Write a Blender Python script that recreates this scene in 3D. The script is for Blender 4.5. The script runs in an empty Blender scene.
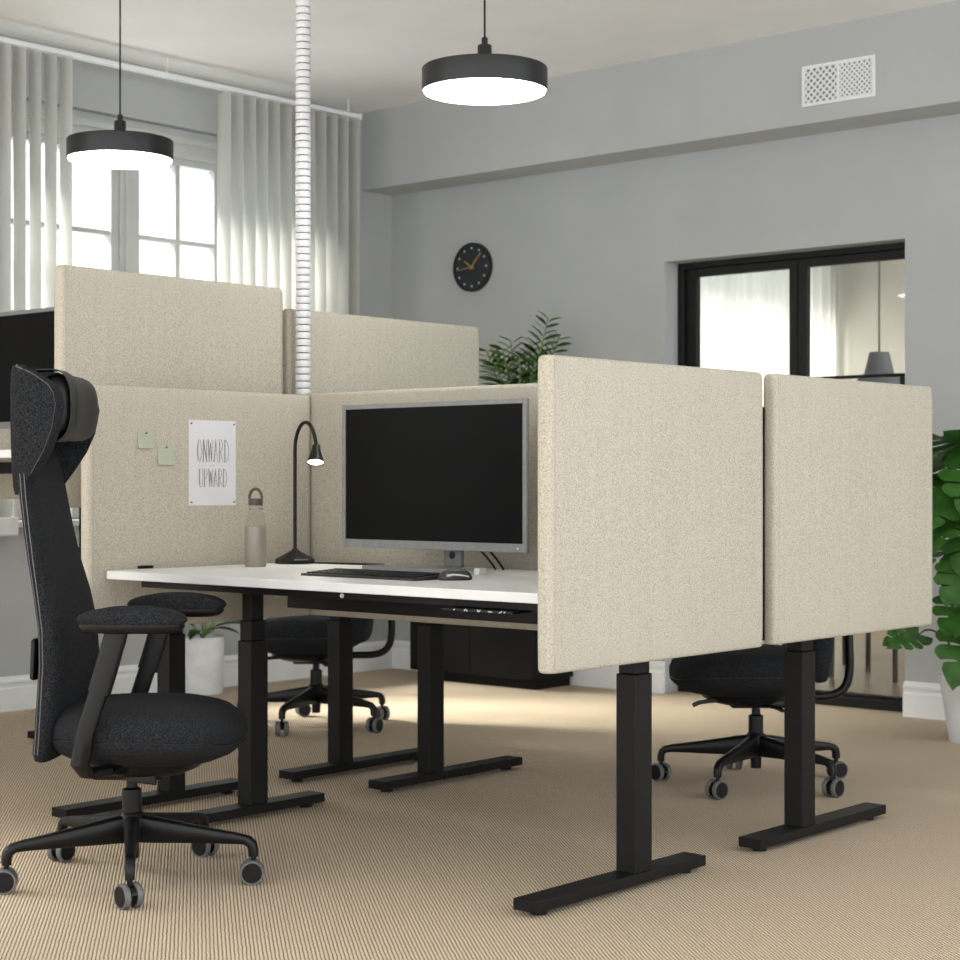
import bpy, bmesh, math, random
from mathutils import Vector, Matrix
random.seed(7)
PI = math.pi
sc = bpy.context.scene
COL = sc.collection

# ------------------------------------------------------------------ camera
cam_d = bpy.data.cameras.new('camera')
cam = bpy.data.objects.new('camera', cam_d)
COL.objects.link(cam)
cam.location = (2.4674, -3.0812, 1.0012)
cam.rotation_euler = (PI / 2, 0, 0.7177079)
cam_d.sensor_width = 36.0
cam_d.lens = 1797.295 / 960 * 36.0
cam_d.shift_x = (480 - 475.43) / 960
cam_d.shift_y = (481.26 - 480) / 960
cam_d.clip_start = 0.05
cam_d.dof.use_dof = True
cam_d.dof.focus_distance = 4.4
cam_d.dof.aperture_fstop = 7.0
sc.camera = cam

# ------------------------------------------------------------------ world
w = bpy.data.worlds.new('sky')
sc.world = w
w.use_nodes = True
bg = w.node_tree.nodes['Background']
bg.inputs[0].default_value = (0.93, 0.97, 1.0, 1)
bg.inputs[1].default_value = 3.1
SKY = bg

# ------------------------------------------------------------------ sun and window daylight
sun_d = bpy.data.lights.new('sun', 'SUN')
sun_d.energy = 30.0
sun_d.angle = math.radians(22)
sun_d.color = (1.0, 0.95, 0.87)
sun = bpy.data.objects.new('sun', sun_d)
COL.objects.link(sun)
sun_dir = Vector((0.70, 0.42, -0.75)).normalized()
sun.rotation_euler = sun_dir.to_track_quat('-Z', 'Y').to_euler()

# ------------------------------------------------------------------ view
vs = sc.view_settings
vs.view_transform = 'Standard'
vs.look = 'None'
vs.gamma = 1.0
vs.use_curve_mapping = False
vs.exposure = -0.12
sc.cycles.use_denoising = True
sc.cycles.max_bounces = 8
sc.cycles.diffuse_bounces = 5
sc.cycles.transparent_max_bounces = 12
sc.cycles.sample_clamp_indirect = 8.0

# ------------------------------------------------------------------ materials
def s2l(c):
    return tuple((x / 255 / 12.92) if x / 255 <= 0.04045 else ((x / 255 + 0.055) / 1.055) ** 2.4 for x in c) + (1,)

def new_mat(name):
    m = bpy.data.materials.new(name)
    m.use_nodes = True
    nt = m.node_tree
    return m, nt, nt.nodes['Principled BSDF']

def noise_mat(name, c1, c2, scale=20.0, rough=0.6, bump=0.0, bscale=None, metal=0.0, spec=0.5, stretch=(1, 1, 1), detail=4, lo=0.35, hi=0.65, coat=0.0):
    m, nt, b = new_mat(name)
    tc = nt.nodes.new('ShaderNodeTexCoord')
    mp = nt.nodes.new('ShaderNodeMapping')
    mp.inputs['Scale'].default_value = stretch
    nz = nt.nodes.new('ShaderNodeTexNoise')
    nz.inputs['Scale'].default_value = scale
    nz.inputs['Detail'].default_value = detail
    cr = nt.nodes.new('ShaderNodeValToRGB')
    cr.color_ramp.elements[0].position = lo
    cr.color_ramp.elements[1].position = hi
    cr.color_ramp.elements[0].color = s2l(c1)
    cr.color_ramp.elements[1].color = s2l(c2)
    nt.links.new(tc.outputs['Object'], mp.inputs[0])
    nt.links.new(mp.outputs[0], nz.inputs['Vector'])
    nt.links.new(nz.outputs['Fac'], cr.inputs[0])
    nt.links.new(cr.outputs[0], b.inputs['Base Color'])
    b.inputs['Roughness'].default_value = rough
    b.inputs['Metallic'].default_value = metal
    b.inputs['Specular IOR Level'].default_value = spec
    b.inputs['Coat Weight'].default_value = coat
    if bump:
        n2 = nt.nodes.new('ShaderNodeTexNoise')
        n2.inputs['Scale'].default_value = bscale or scale
        n2.inputs['Detail'].default_value = 3
        bp = nt.nodes.new('ShaderNodeBump')
        bp.inputs['Strength'].default_value = bump
        bp.inputs['Distance'].default_value = 0.002
        nt.links.new(mp.outputs[0], n2.inputs['Vector'])
        nt.links.new(n2.outputs['Fac'], bp.inputs['Height'])
        nt.links.new(bp.outputs[0], b.inputs['Normal'])
    return m

M = {}
M['wall'] = noise_mat('wall_paint_grey', (174, 176, 176), (178, 180, 180), 3.0, 0.75, 0.05, 300, spec=0.3)
M['ceiling'] = noise_mat('ceiling_paint', (232, 232, 231), (236, 236, 235), 3.0, 0.85, spec=0.2)
M['white_trim'] = noise_mat('white_trim_paint', (226, 228, 229), (232, 234, 235), 8.0, 0.45)
M['window_paint'] = noise_mat('window_frame_paint', (188, 190, 188), (194, 196, 194), 8.0, 0.45)
M['black_metal'] = noise_mat('black_powder_coat', (9, 9, 8), (12, 12, 11), 60, 0.5, 0.1, 900, spec=0.25)
M['black_plastic'] = noise_mat('black_plastic', (7, 7, 8), (10, 10, 11), 40, 0.40, 0.05, 700, spec=0.3)
M['black_soft'] = noise_mat('black_leatherette', (14, 14, 15), (18, 18, 19), 80, 0.5, 0.1, 500, spec=0.4)
M['door_black'] = noise_mat('door_frame_black', (15, 15, 14), (19, 19, 18), 30, 0.5, spec=0.3)
M['lamp_black'] = noise_mat('pendant_black_metal', (20, 20, 22), (25, 25, 27), 30, 0.38, spec=0.4)
M['desk_white'] = noise_mat('white_laminate', (206, 207, 208), (211, 212, 213), 12, 0.35)
M['silver'] = noise_mat('grey_silver_plastic', (118, 118, 118), (126, 126, 126), 60, 0.42, metal=0.1)
M['screen'] = noise_mat('black_screen_glass', (10, 10, 10), (12, 12, 12), 5, 0.4, spec=0.08)
M['grey_rubber'] = noise_mat('grey_caster_rubber', (92, 92, 91), (104, 104, 103), 60, 0.6)
M['key'] = noise_mat('dark_grey_keys', (34, 34, 35), (42, 42, 43), 60, 0.45)
M['pot_concrete'] = noise_mat('pale_stoneware_pot', (214, 216, 218), (230, 231, 232), 14, 0.7, 0.1, 60)
M['pot_dark'] = noise_mat('dark_pot', (58, 58, 58), (68, 68, 68), 14, 0.6)
M['soil'] = noise_mat('potting_soil', (45, 34, 26), (74, 58, 44), 120, 0.95, 0.5, 150)
M['spine_white'] = noise_mat('white_cable_link_plastic', (200, 201, 203), (206, 207, 209), 20, 0.4)
M['spine_dark'] = noise_mat('grey_cable_core', (92, 92, 92), (104, 104, 104), 20, 0.6)
M['paper'] = noise_mat('white_paper', (206, 206, 209), (211, 211, 214), 9, 0.7, spec=0.2)
M['note'] = noise_mat('pale_green_note_paper', (166, 172, 154), (173, 179, 162), 9, 0.8, spec=0.2)
M['ink'] = noise_mat('grey_ink', (104, 104, 108), (136, 136, 140), 90, 0.9, spec=0.1)
M['ink_light'] = noise_mat('pale_grey_ink', (170, 170, 174), (186, 186, 190), 90, 0.9, spec=0.1)
M['pin_red'] = noise_mat('red_pin_plastic', (140, 52, 46), (158, 60, 54), 40, 0.4)
M['vent_back'] = noise_mat('grey_vent_filter', (118, 118, 118), (136, 136, 136), 60, 0.8)
M['gold'] = noise_mat('brass_gold', (176, 146, 90), (190, 158, 98), 40, 0.4, metal=0.5)
M['gold_dot'] = noise_mat('pale_dial_mark', (188, 190, 186), (200, 202, 198), 40, 0.5)
M['dial'] = noise_mat('dark_blue_black_dial', (30, 34, 40), (34, 38, 44), 20, 0.6)
M['cap_brown'] = noise_mat('dark_brown_bottle_cap', (62, 56, 50), (72, 66, 60), 40, 0.45)
M['bottle_sleeve'] = noise_mat('taupe_bottle_water', (122, 115, 104), (136, 129, 118), 12, 0.25, stretch=(1, 1, .15), spec=0.6)
M['leaf'] = noise_mat('glossy_green_leaf', (30, 68, 22), (66, 114, 44), 16, 0.34, 0.1, 60, lo=.3, hi=.7)
M['leaf_zz'] = noise_mat('green_leaflet', (58, 98, 40), (112, 148, 72), 22, 0.42, lo=.3, hi=.7)
M['stem'] = noise_mat('dark_leaf_stem', (60, 72, 50), (80, 92, 66), 30, 0.6)
M['stem_zz'] = noise_mat('pale_green_stem', (106, 134, 74), (128, 154, 92), 30, 0.5)
M['far_floor'] = noise_mat('polished_wood_floor', (124, 102, 84), (146, 122, 102), 6, 0.38, stretch=(1, 8, 1))
M['far_wall'] = noise_mat('far_room_wall', (202, 198, 192), (208, 204, 198), 3, 0.8, spec=0.2)
M['lamp_grey'] = noise_mat('grey_lamp_shade', (128, 128, 134), (140, 140, 146), 10, 0.6)
M['far_chair'] = noise_mat('dark_far_chair', (56, 50, 46), (70, 63, 58), 30, 0.6)
M['far_top'] = noise_mat('far_table_wood', (150, 118, 90), (172, 138, 108), 10, 0.4, stretch=(1, 8, 1))
M['cabinet_black'] = noise_mat('black_cabinet_laminate', (9, 9, 8), (12, 12, 11), 20, 0.5, spec=0.2)

def emit_mat(name, col, strength):
    m, nt, b = new_mat(name)
    tc = nt.nodes.new('ShaderNodeTexCoord')
    nz = nt.nodes.new('ShaderNodeTexNoise')
    nz.inputs['Scale'].default_value = 3
    cr = nt.nodes.new('ShaderNodeValToRGB')
    cr.color_ramp.elements[0].color = col
    cr.color_ramp.elements[1].color = tuple(min(1, c * 1.03) for c in col[:3]) + (1,)
    nt.links.new(tc.outputs['Object'], nz.inputs['Vector'])
    nt.links.new(nz.outputs['Fac'], cr.inputs[0])
    nt.links.new(cr.outputs[0], b.inputs['Base Color'])
    nt.links.new(cr.outputs[0], b.inputs['Emission Color'])
    b.inputs['Emission Strength'].default_value = strength
    return m
M['diffuser'] = emit_mat('lit_lamp_diffuser', (1, 0.98, 0.96, 1), 20.0)
M['bulb'] = emit_mat('lit_desk_lamp_lens', (1, 0.97, 0.9, 1), 8.0)

def glass_mat(name, tint=(0.96, 0.98, 0.97), refl=0.025):
    m, nt, b = new_mat(name)
    out = nt.nodes['Material Output']
    nt.nodes.remove(b)
    tr = nt.nodes.new('ShaderNodeBsdfTransparent')
    tr.inputs[0].default_value = tint + (1,)
    gl = nt.nodes.new('ShaderNodeBsdfGlossy')
    gl.inputs['Roughness'].default_value = 0.02
    lw = nt.nodes.new('ShaderNodeLayerWeight')
    lw.inputs[0].default_value = 0.5
    pw = nt.nodes.new('ShaderNodeMath'); pw.operation = 'POWER'; pw.inputs[1].default_value = 5
    ma = nt.nodes.new('ShaderNodeMath'); ma.operation = 'MULTIPLY_ADD'; ma.inputs[1].default_value = .6; ma.inputs[2].default_value = refl
    nt.links.new(lw.outputs['Facing'], pw.inputs[0])
    nt.links.new(pw.outputs[0], ma.inputs[0])
    mx = nt.nodes.new('ShaderNodeMixShader')
    nt.links.new(ma.outputs[0], mx.inputs[0])
    nt.links.new(tr.outputs[0], mx.inputs[1])
    nt.links.new(gl.outputs[0], mx.inputs[2])
    nt.links.new(mx.outputs[0], out.inputs[0])
    return m
M['glass'] = glass_mat('clear_pane_glass')
M['bottle_glass'] = glass_mat('bottle_glass', (0.95, 0.94, 0.92), 0.01)

def translucent_mat(name, c, t, rough=0.8):
    m, nt, b = new_mat(name)
    out = nt.nodes['Material Output']
    tc = nt.nodes.new('ShaderNodeTexCoord')
    mp = nt.nodes.new('ShaderNodeMapping')
    mp.inputs['Scale'].default_value = (200, 200, 30)
    nz = nt.nodes.new('ShaderNodeTexNoise')
    nz.inputs['Scale'].default_value = 1
    cr = nt.nodes.new('ShaderNodeValToRGB')
    cr.color_ramp.elements[0].color = s2l(tuple(x - 4 for x in c))
    cr.color_ramp.elements[1].color = s2l(tuple(min(255, x + 4) for x in c))
    nt.links.new(tc.outputs['Object'], mp.inputs[0])
    nt.links.new(mp.outputs[0], nz.inputs['Vector'])
    nt.links.new(nz.outputs['Fac'], cr.inputs[0])
    nt.links.new(cr.outputs[0], b.inputs['Base Color'])
    b.inputs['Roughness'].default_value = rough
    tl = nt.nodes.new('ShaderNodeBsdfTranslucent')
    nt.links.new(cr.outputs[0], tl.inputs[0])
    mx = nt.nodes.new('ShaderNodeMixShader')
    mx.inputs[0].default_value = t
    nt.links.new(b.outputs[0], mx.inputs[1])
    nt.links.new(tl.outputs[0], mx.inputs[2])
    nt.links.new(mx.outputs[0], out.inputs[0])
    return m
M['slat'] = translucent_mat('white_blind_fabric', (220, 220, 217), 0.6)
M['sheer'] = translucent_mat('sheer_curtain_fabric', (244, 242, 239), 0.7)

def fabric_panel():
    m, nt, b = new_mat('beige_melange_upholstery')
    tc = nt.nodes.new('ShaderNodeTexCoord')
    def nz(scale, st, detail=2):
        mp = nt.nodes.new('ShaderNodeMapping')
        mp.inputs['Scale'].default_value = st
        n = nt.nodes.new('ShaderNodeTexNoise')
        n.inputs['Scale'].default_value = scale
        n.inputs['Detail'].default_value = detail
        nt.links.new(tc.outputs['Object'], mp.inputs[0])
        nt.links.new(mp.outputs[0], n.inputs['Vector'])
        return n
    a = nz(330, (1, 1, 1))
    s = nz(60, (1, 1, .06))
    add = nt.nodes.new('ShaderNodeMath'); add.operation = 'MULTIPLY_ADD'
    add.inputs[1].default_value = 0.09
    nt.links.new(s.outputs['Fac'], add.inputs[0])
    nt.links.new(a.outputs['Fac'], add.inputs[2])
    cr = nt.nodes.new('ShaderNodeValToRGB')
    e = cr.color_ramp.elements
    e[0].position = 0.34; e[0].color = s2l((148, 143, 130))
    e[1].position = 0.76; e[1].color = s2l((192, 188, 175))
    k = e.new(0.54); k.color = s2l((177, 171, 157))
    nt.links.new(add.outputs[0], cr.inputs[0])
    nt.links.new(cr.outputs[0], b.inputs['Base Color'])
    b.inputs['Roughness'].default_value = 0.9
    b.inputs['Specular IOR Level'].default_value = 0.15
    bp = nt.nodes.new('ShaderNodeBump')
    bp.inputs['Strength'].default_value = 0.35
    bp.inputs['Distance'].default_value = 0.002
    nt.links.new(add.outputs[0], bp.inputs['Height'])
    nt.links.new(bp.outputs[0], b.inputs['Normal'])
    return m
M['panel'] = fabric_panel()
M['seam'] = noise_mat('panel_seam_thread', (158, 150, 134), (168, 160, 144), 200, 0.9, spec=0.1)

def black_fabric():
    m, nt, b = new_mat('charcoal_woven_upholstery')
    tc = nt.nodes.new('ShaderNodeTexCoord')
    def nz(st):
        mp = nt.nodes.new('ShaderNodeMapping')
        mp.inputs['Scale'].default_value = st
        n = nt.nodes.new('ShaderNodeTexNoise')
        n.inputs['Scale'].default_value = 1.0
        n.inputs['Detail'].default_value = 2
        nt.links.new(tc.outputs['Object'], mp.inputs[0])
        nt.links.new(mp.outputs[0], n.inputs['Vector'])
        return n
    a = nz((700, 700, 160)); c = nz((160, 700, 700))
    mx = nt.nodes.new('ShaderNodeMath'); mx.operation = 'MAXIMUM'
    nt.links.new(a.outputs['Fac'], mx.inputs[0]); nt.links.new(c.outputs['Fac'], mx.inputs[1])
    cr = nt.nodes.new('ShaderNodeValToRGB')
    cr.color_ramp.elements[0].position = 0.46; cr.color_ramp.elements[0].color = s2l((8, 9, 11))
    cr.color_ramp.elements[1].position = 0.80; cr.color_ramp.elements[1].color = s2l((64, 66, 70))
    nt.links.new(mx.outputs[0], cr.inputs[0])
    nt.links.new(cr.outputs[0], b.inputs['Base Color'])
    b.inputs['Roughness'].default_value = 0.92
    b.inputs['Specular IOR Level'].default_value = 0.15
    bp = nt.nodes.new('ShaderNodeBump')
    bp.inputs['Strength'].default_value = 0.4
    bp.inputs['Distance'].default_value = 0.0015
    nt.links.new(mx.outputs[0], bp.inputs['Height'])
    nt.links.new(bp.outputs[0], b.inputs['Normal'])
    return m
M['fabric'] = black_fabric()
M['stitch'] = noise_mat('grey_stitch_thread', (92, 93, 96), (108, 109, 112), 300, 0.9, spec=0.1)

def carpet():
    m, nt, b = new_mat('beige_loop_carpet')
    L = nt.links
    def mth(op, *v):
        n = nt.nodes.new('ShaderNodeMath'); n.operation = op
        for i, x in enumerate(v):
            if isinstance(x, (int, float)): n.inputs[i].default_value = x
            else: L.new(x, n.inputs[i])
        return n.outputs[0]
    tc = nt.nodes.new('ShaderNodeTexCoord')
    # slight wobble of the rows
    nz0 = nt.nodes.new('ShaderNodeTexNoise'); nz0.inputs['Scale'].default_value = 35
    L.new(tc.outputs['Object'], nz0.inputs['Vector'])
    mpr = nt.nodes.new('ShaderNodeMapping')
    mpr.inputs['Rotation'].default_value = (0, 0, math.radians(-50))
    L.new(tc.outputs['Object'], mpr.inputs[0])
    sp = nt.nodes.new('ShaderNodeSeparateXYZ'); L.new(mpr.outputs[0], sp.inputs[0])
    wob = mth('MULTIPLY', nz0.outputs['Fac'], 0.004)
    a = mth('ADD', sp.outputs[0], wob)
    bb = mth('ADD', sp.outputs[1], wob)
    ra = mth('MULTIPLY', a, PI / 0.0085)
    row = mth('FLOOR', mth('DIVIDE', a, 0.0085))
    off = mth('MULTIPLY', mth('MODULO', row, 2.0), PI / 2)
    rb = mth('ADD', mth('MULTIPLY', bb, PI / 0.0125), off)
    sa = mth('ABSOLUTE', mth('SINE', ra))
    sb = mth('ABSOLUTE', mth('SINE', rb))
    h = mth('MULTIPLY', mth('POWER', sa, 0.7), mth('ADD', mth('MULTIPLY', mth('POWER', sb, 0.6), 0.6), 0.4))
    nz = nt.nodes.new('ShaderNodeTexNoise'); nz.inputs['Scale'].default_value = 260
    L.new(tc.outputs['Object'], nz.inputs['Vector'])
    hh = mth('ADD', h, mth('MULTIPLY', mth('SUBTRACT', nz.outputs['Fac'], 0.5), 0.5))
    cr = nt.nodes.new('ShaderNodeValToRGB')
    e = cr.color_ramp.elements
    e[0].position = 0.08; e[0].color = s2l((104, 90, 75))
    e[1].position = 0.85; e[1].color = s2l((216, 198, 174))
    L.new(hh, cr.inputs[0])
    L.new(cr.outputs[0], b.inputs['Base Color'])
    b.inputs['Roughness'].default_value = 0.95
    b.inputs['Specular IOR Level'].default_value = 0.1
    bp = nt.nodes.new('ShaderNodeBump')
    bp.inputs['Strength'].default_value = 0.8
    bp.inputs['Distance'].default_value = 0.003
    L.new(hh, bp.inputs['Height'])
    L.new(bp.outputs[0], b.inputs['Normal'])
    return m
M['carpet'] = carpet()

# ------------------------------------------------------------------ helpers
def link(name, me, parent=None):
    o = bpy.data.objects.new(name, me)
    COL.objects.link(o)
    if parent is not None:
        o.parent = parent
    return o

def tag(o, label, cat=None, group=None, kind=None):
    if label: o['label'] = label
    if cat: o['category'] = cat
    if group: o['group'] = group
    if kind: o['kind'] = kind
    return o

def thing(name, label, cat, loc=(0, 0, 0), rz=0.0, group=None, kind=None):
    o = bpy.data.objects.new(name, None)
    o.empty_display_size = 0.05
    COL.objects.link(o)
    o.location = loc
    o.rotation_euler = (0, 0, rz)
    return tag(o, label, cat, group, kind)

def mesh(bm, mat, smooth=False, angle=35):
    bmesh.ops.recalc_face_normals(bm, faces=bm.faces[:])
    me = bpy.data.meshes.new('mesh')
    bm.to_mesh(me)
    bm.free()
    me.materials.append(M[mat] if isinstance(mat, str) else mat)
    if smooth:
        me.shade_smooth()
        me.set_sharp_from_angle(angle=math.radians(angle))
    return me

def obj(name, bm, mat, parent=None, smooth=False, angle=35, loc=None, rot=None):
    o = link(name, mesh(bm, mat, smooth, angle), parent)
    if loc is not None: o.location = loc
    if rot is not None: o.rotation_euler = rot
    return o

def box(x0, x1, y0, y1, z0, z1, bev=0.0, seg=2, bm=None):
    own = bmesh.new()
    vs_ = [own.verts.new(p) for p in ((x0, y0, z0), (x1, y0, z0), (x1, y1, z0), (x0, y1, z0), (x0, y0, z1), (x1, y0, z1), (x1, y1, z1), (x0, y1, z1))]
    for f in ((0, 3, 2, 1), (4, 5, 6, 7), (0, 1, 5, 4), (1, 2, 6, 5), (2, 3, 7, 6), (3, 0, 4, 7)):
        own.faces.new([vs_[i] for i in f])
    if bev > 0:
        bmesh.ops.bevel(own, geom=own.edges[:], offset=bev, segments=seg, affect='EDGES', profile=0.5)
    if bm is None:
        return own
    me = bpy.data.meshes.new('t'); own.to_mesh(me); own.free()
    bm.from_mesh(me); bpy.data.meshes.remove(me)
    return bm

def merge(bm, other):
    me = bpy.data.meshes.new('t'); other.to_mesh(me); other.free()
    bm.from_mesh(me); bpy.data.meshes.remove(me)
    return bm

def loft(rings, close=True, cap=True, bm=None):
    bm = bm or bmesh.new()
    vr = [[bm.verts.new(p) for p in r] for r in rings]
    n = len(rings[0])
    for a, b in zip(vr[:-1], vr[1:]):
        for i in range(n if close else n - 1):
            j = (i + 1) % n
            try: bm.faces.new((a[i], a[j], b[j], b[i]))
            except ValueError: pass
    if cap and close:
        bm.faces.new(vr[0][::-1]); bm.faces.new(vr[-1])
    return bm

def lathe(prof, seg=32, bm=None, cap=True):
    rings = [[(r * math.cos(2 * PI * i / seg), r * math.sin(2 * PI * i / seg), z) for i in range(seg)] for r, z in prof]
    return loft(rings, True, cap, bm)

def tube(pts, rad, seg=8, bm=None, cap=True):
    pts = [Vector(p) for p in pts]
    n = len(pts)
    rads = rad if isinstance(rad, (list, tuple)) else [rad] * n
    t0 = (pts[1] - pts[0]).normalized()
    up = Vector((0, 0, 1)) if abs(t0.z) < 0.9 else Vector((1, 0, 0))
    nrm = (up - t0 * up.dot(t0)).normalized()
    rings = []
    for i, p in enumerate(pts):
        if i == 0: t = t0
        elif i == n - 1: t = (pts[i] - pts[i - 1]).normalized()
        else: t = ((pts[i + 1] - pts[i]).normalized() + (pts[i] - pts[i - 1]).normalized()).normalized()
        nrm = (nrm - t * nrm.dot(t)).normalized()
        bn = t.cross(nrm)
        rings.append([tuple(p + (nrm * math.cos(2 * PI * k / seg) + bn * math.sin(2 * PI * k / seg)) * rads[i]) for k in range(seg)])
    return loft(rings, True, cap, bm)

def bez(p0, p1, p2, p3, n=12):
    p0, p1, p2, p3 = map(Vector, (p0, p1, p2, p3))
    out = []
    for i in range(n + 1):
        t = i / n
        out.append(p0 * (1 - t) ** 3 + p1 * 3 * t * (1 - t) ** 2 + p2 * 3 * t * t * (1 - t) + p3 * t ** 3)
    return out

def superring(cx, cy, z, ax, ay, p=2.6, n=36):
    r = []
    for i in range(n):
        a = 2 * PI * i / n
        c, s = math.cos(a), math.sin(a)
        r.append((cx + ax * math.copysign(abs(c) ** (2 / p), c), cy + ay * math.copysign(abs(s) ** (2 / p), s), z))
    return r

# ------------------------------------------------------------------ the room
XW, YD, YB, ZC, ZB = -4.2214, 3.8988, 3.6656, 2.943, 2.535
XR, YN = 3.7, -4.5          # open daylight sides of the office lie beyond these
XO0, XO1, ZO = -2.438, -1.194, 2.037      # door opening
WY0, WY1, WZ0, WZ1 = 1.17, 3.20, 0.83, 2.69   # window opening

o = obj('floor', box(XW, XR, YN, YD + .2, -0.06, 0), 'carpet'); tag(o, 'beige woven loop carpet over the office floor', kind='structure')
o = obj('ceiling', box(XW - .3, XR, YN, YD + .2, ZC, ZC + .1), 'ceiling'); tag(o, 'pale grey painted office ceiling', kind='structure')
bm = bmesh.new()
SY0, SY1 = -4.3, -1.9        # unseen second window added for daylight, beside the picture's left edge
for a in ((YN, SY0, 0, ZC), (SY1, WY0, 0, ZC), (WY1, YD + .2, 0, ZC), (WY0, WY1, 0, WZ0), (WY0, WY1, WZ1, ZC), (SY0, SY1, 0, WZ0), (SY0, SY1, WZ1, ZC)):
    box(XW - .3, XW, a[0], a[1], a[2], a[3], bm=bm)
o = obj('wall_left', bm, 'wall'); tag(o, 'grey wall with the window opening behind white blinds', kind='structure')
bm = bmesh.new()
for a in ((XW, XO0, 0, ZC), (XO1, XR, 0, ZC), (XO0, XO1, ZO, ZC)):
    box(a[0], a[1], YD, YD + .2, a[2], a[3], bm=bm)
o = obj('wall_back', bm, 'wall'); tag(o, 'grey wall with the black glazed door opening', kind='structure')
o = obj('trim_1', box(XW, XR, YB, YD, ZB, ZC), 'wall'); tag(o, 'grey boxed beam along the top of the back wall', kind='structure')

def baseboard(name, p0, p1, nrm, label):
    prof = [(0, 0), (.020, 0), (.020, .098), (.016, .104), (.016, .118), (.021, .122), (.021, .132), (.012, .140), (.008, .148), (0, .150)]
    p0, p1, nrm = Vector(p0), Vector(p1), Vector(nrm)
    rings = [[tuple(p + nrm * a + Vector((0, 0, z))) for a, z in prof] for p in (p0, p1)]
    o = obj(name, loft(rings), 'white_trim'); tag(o, label, kind='structure'); return o
baseboard('baseboard_left', (XW, YN, 0), (XW, YD - .02, 0), (1, 0, 0), 'white moulded skirting along the window wall')
baseboard('baseboard_back', (XW, YD, 0), (XO0, YD, 0), (0, -1, 0), 'white moulded skirting between room corner and black door')
baseboard('baseboard_right', (XO1, YD, 0), (XR, YD, 0), (0, -1, 0), 'white moulded skirting beside the leafy plant')

# window 1 --------------------------------------------------------------
W1 = thing('window_1', 'white casement window with small panes, bright daylight outside', None, (XW - .08, 0, 0), kind='structure')
F0 = -.07; F1 = 0.0
def wbox(name, y0, y1, z0, z1, x0=F0, x1=F1, parent=W1, mat='window_paint', bev=.004):
    return obj(name, box(x0, x1, y0, y1, z0, z1, bev), mat, parent)
wbox('frame_head', WY0, WY1, 2.555, WZ1 - .001, -.07, .035)
wbox('frame_head_moulding', WY0, WY1, 2.62, WZ1 - .04, .035, .06)
wbox('frame_sill_rail', WY0, WY1, WZ0 + .001, .90)
wbox('frame_jamb', WY0, WY0 + .05, .90, 2.555)
wbox('frame_jamb', WY1 - .05, WY1, .90, 2.555)
for (a, b) in ((WY0 + .05, 2.135), (2.205, WY1 - .05)):
    # sash frame
    wbox('sash_stile', a, a + .052, .90, 2.555, -.06, .01)
    wbox('sash_stile', b - .045, b, .90, 2.555, -.06, .01)
    wbox('sash_rail', a + .052, b - .045, 2.52, 2.555, -.06, .01)
    wbox('sash_rail', a + .052, b - .045, .90, .96, -.06, .01)
    g0, g1 = a + .052, b - .045
    xs = [g0] + [(2.495 - .243 * 2 - .161 if a < 2 else 2.495) + .243 * k for k in ((-2, -1, 0) if a < 2 else (0, 1, 2))] + [g1]
    for y in xs[1:-1]:
        wbox('muntin', y - .016, y + .016, .96, 2.52, -.05, 0)
    zs = [.96, 1.35, 1.75, 2.155, 2.52]
    for z in zs[1:-1]:
        wbox('muntin', g0, g1, z - .012, z + .012, -.048, -.002)
    for k in range(len(xs) - 1):
        for r in range(4):
            obj('pane', box(-.028, -.024, xs[k] + .008, xs[k + 1] - .008, zs[r] + .006, zs[r + 1] - .006), 'glass', W1)
wbox('mullion', 2.135, 2.205, .90, 2.555, -.07, .022)
wbox('mullion_bead', 2.160, 2.180, .90, 2.555, .022, .034)
# inner sill board
wbox('sill_board', WY0 - .04, WY1 + .04, .80, .829, .081, .15)

W3 = thing('added_window', 'unseen white casement window added for daylight in the same wall, beyond the left picture edge', None, (XW - .08, 0, 0), kind='structure')
wbox('frame_head', SY0, SY1, 2.6, WZ1 - .001, -.07, .035, W3)
wbox('frame_sill_rail', SY0, SY1, WZ0 + .001, .90, parent=W3)
for y in (SY0, -3.13, SY1 - .06):
    wbox('frame_post', y, y + .06, .90, 2.6, parent=W3)
wbox('sill_board', SY0 - .04, SY1 + .04, .80, .829, .081, .15, W3)
for y in (SY0 + .06, -3.07):
    obj('pane', box(-.028, -.024, y, y + 1.11, .90, 2.6), 'glass', W3)

# vertical blinds ------------------------------------------------------
XT = XW + .2
t = thing('curtain_track', 'white ceiling track carrying the vertical blinds', 'track', (XT, 2.2, 2.85))
obj('rail', box(-.018, .018, -3.6, 1.238, 0, .022, .003), 'white_trim', t)
for y in (-2.4, -1.2, 0.0, 1.17):
    obj('ceiling_bracket', box(-.003, .003, y - .003, y + .003, .022, .093), 'white_trim', t)
obj('end_cap', box(-.021, .021, 1.233, 1.248, -.003, .026, .002), 'white_trim', t)

def slat_mesh():
    rings = []
    n = 6
    h = 1.99
    out = []
    for i in range(n + 1):
        s = (i / n - .5)
        out.append((s * .100, -.012 * (1 - 4 * s * s)))
    ring = [(x, y) for x, y in out] + [(x, y + .0022) for x, y in out[::-1]]
    bm = loft([[(x, y, 0) for x, y in ring], [(x, y, -h) for x, y in ring]])
    return mesh(bm, 'slat', True, 40)
SL = slat_mesh()
def blind(label, ys, rots):
    t = thing('vertical_blind', label, 'blind', (XT, ys[0], 2.85))
    for y, r in zip(ys, rots):
        s = link('slat', SL, t)
        s.location = (0, y - ys[0], -.012)
        s.rotation_euler = (0, 0, r)
        c = obj('slat_hook', box(-.008, .008, -.003, .003, -.014, .003), 'white_trim', t)
        c.location = s.location
ys = [1.0835 + .0795 * i for i in range(8)]
blind('white vertical blind slats left of the window gap', ys, [math.radians(a) for a in (6, 6, 5, 4, -3, -5, -5, -4)])
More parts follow.
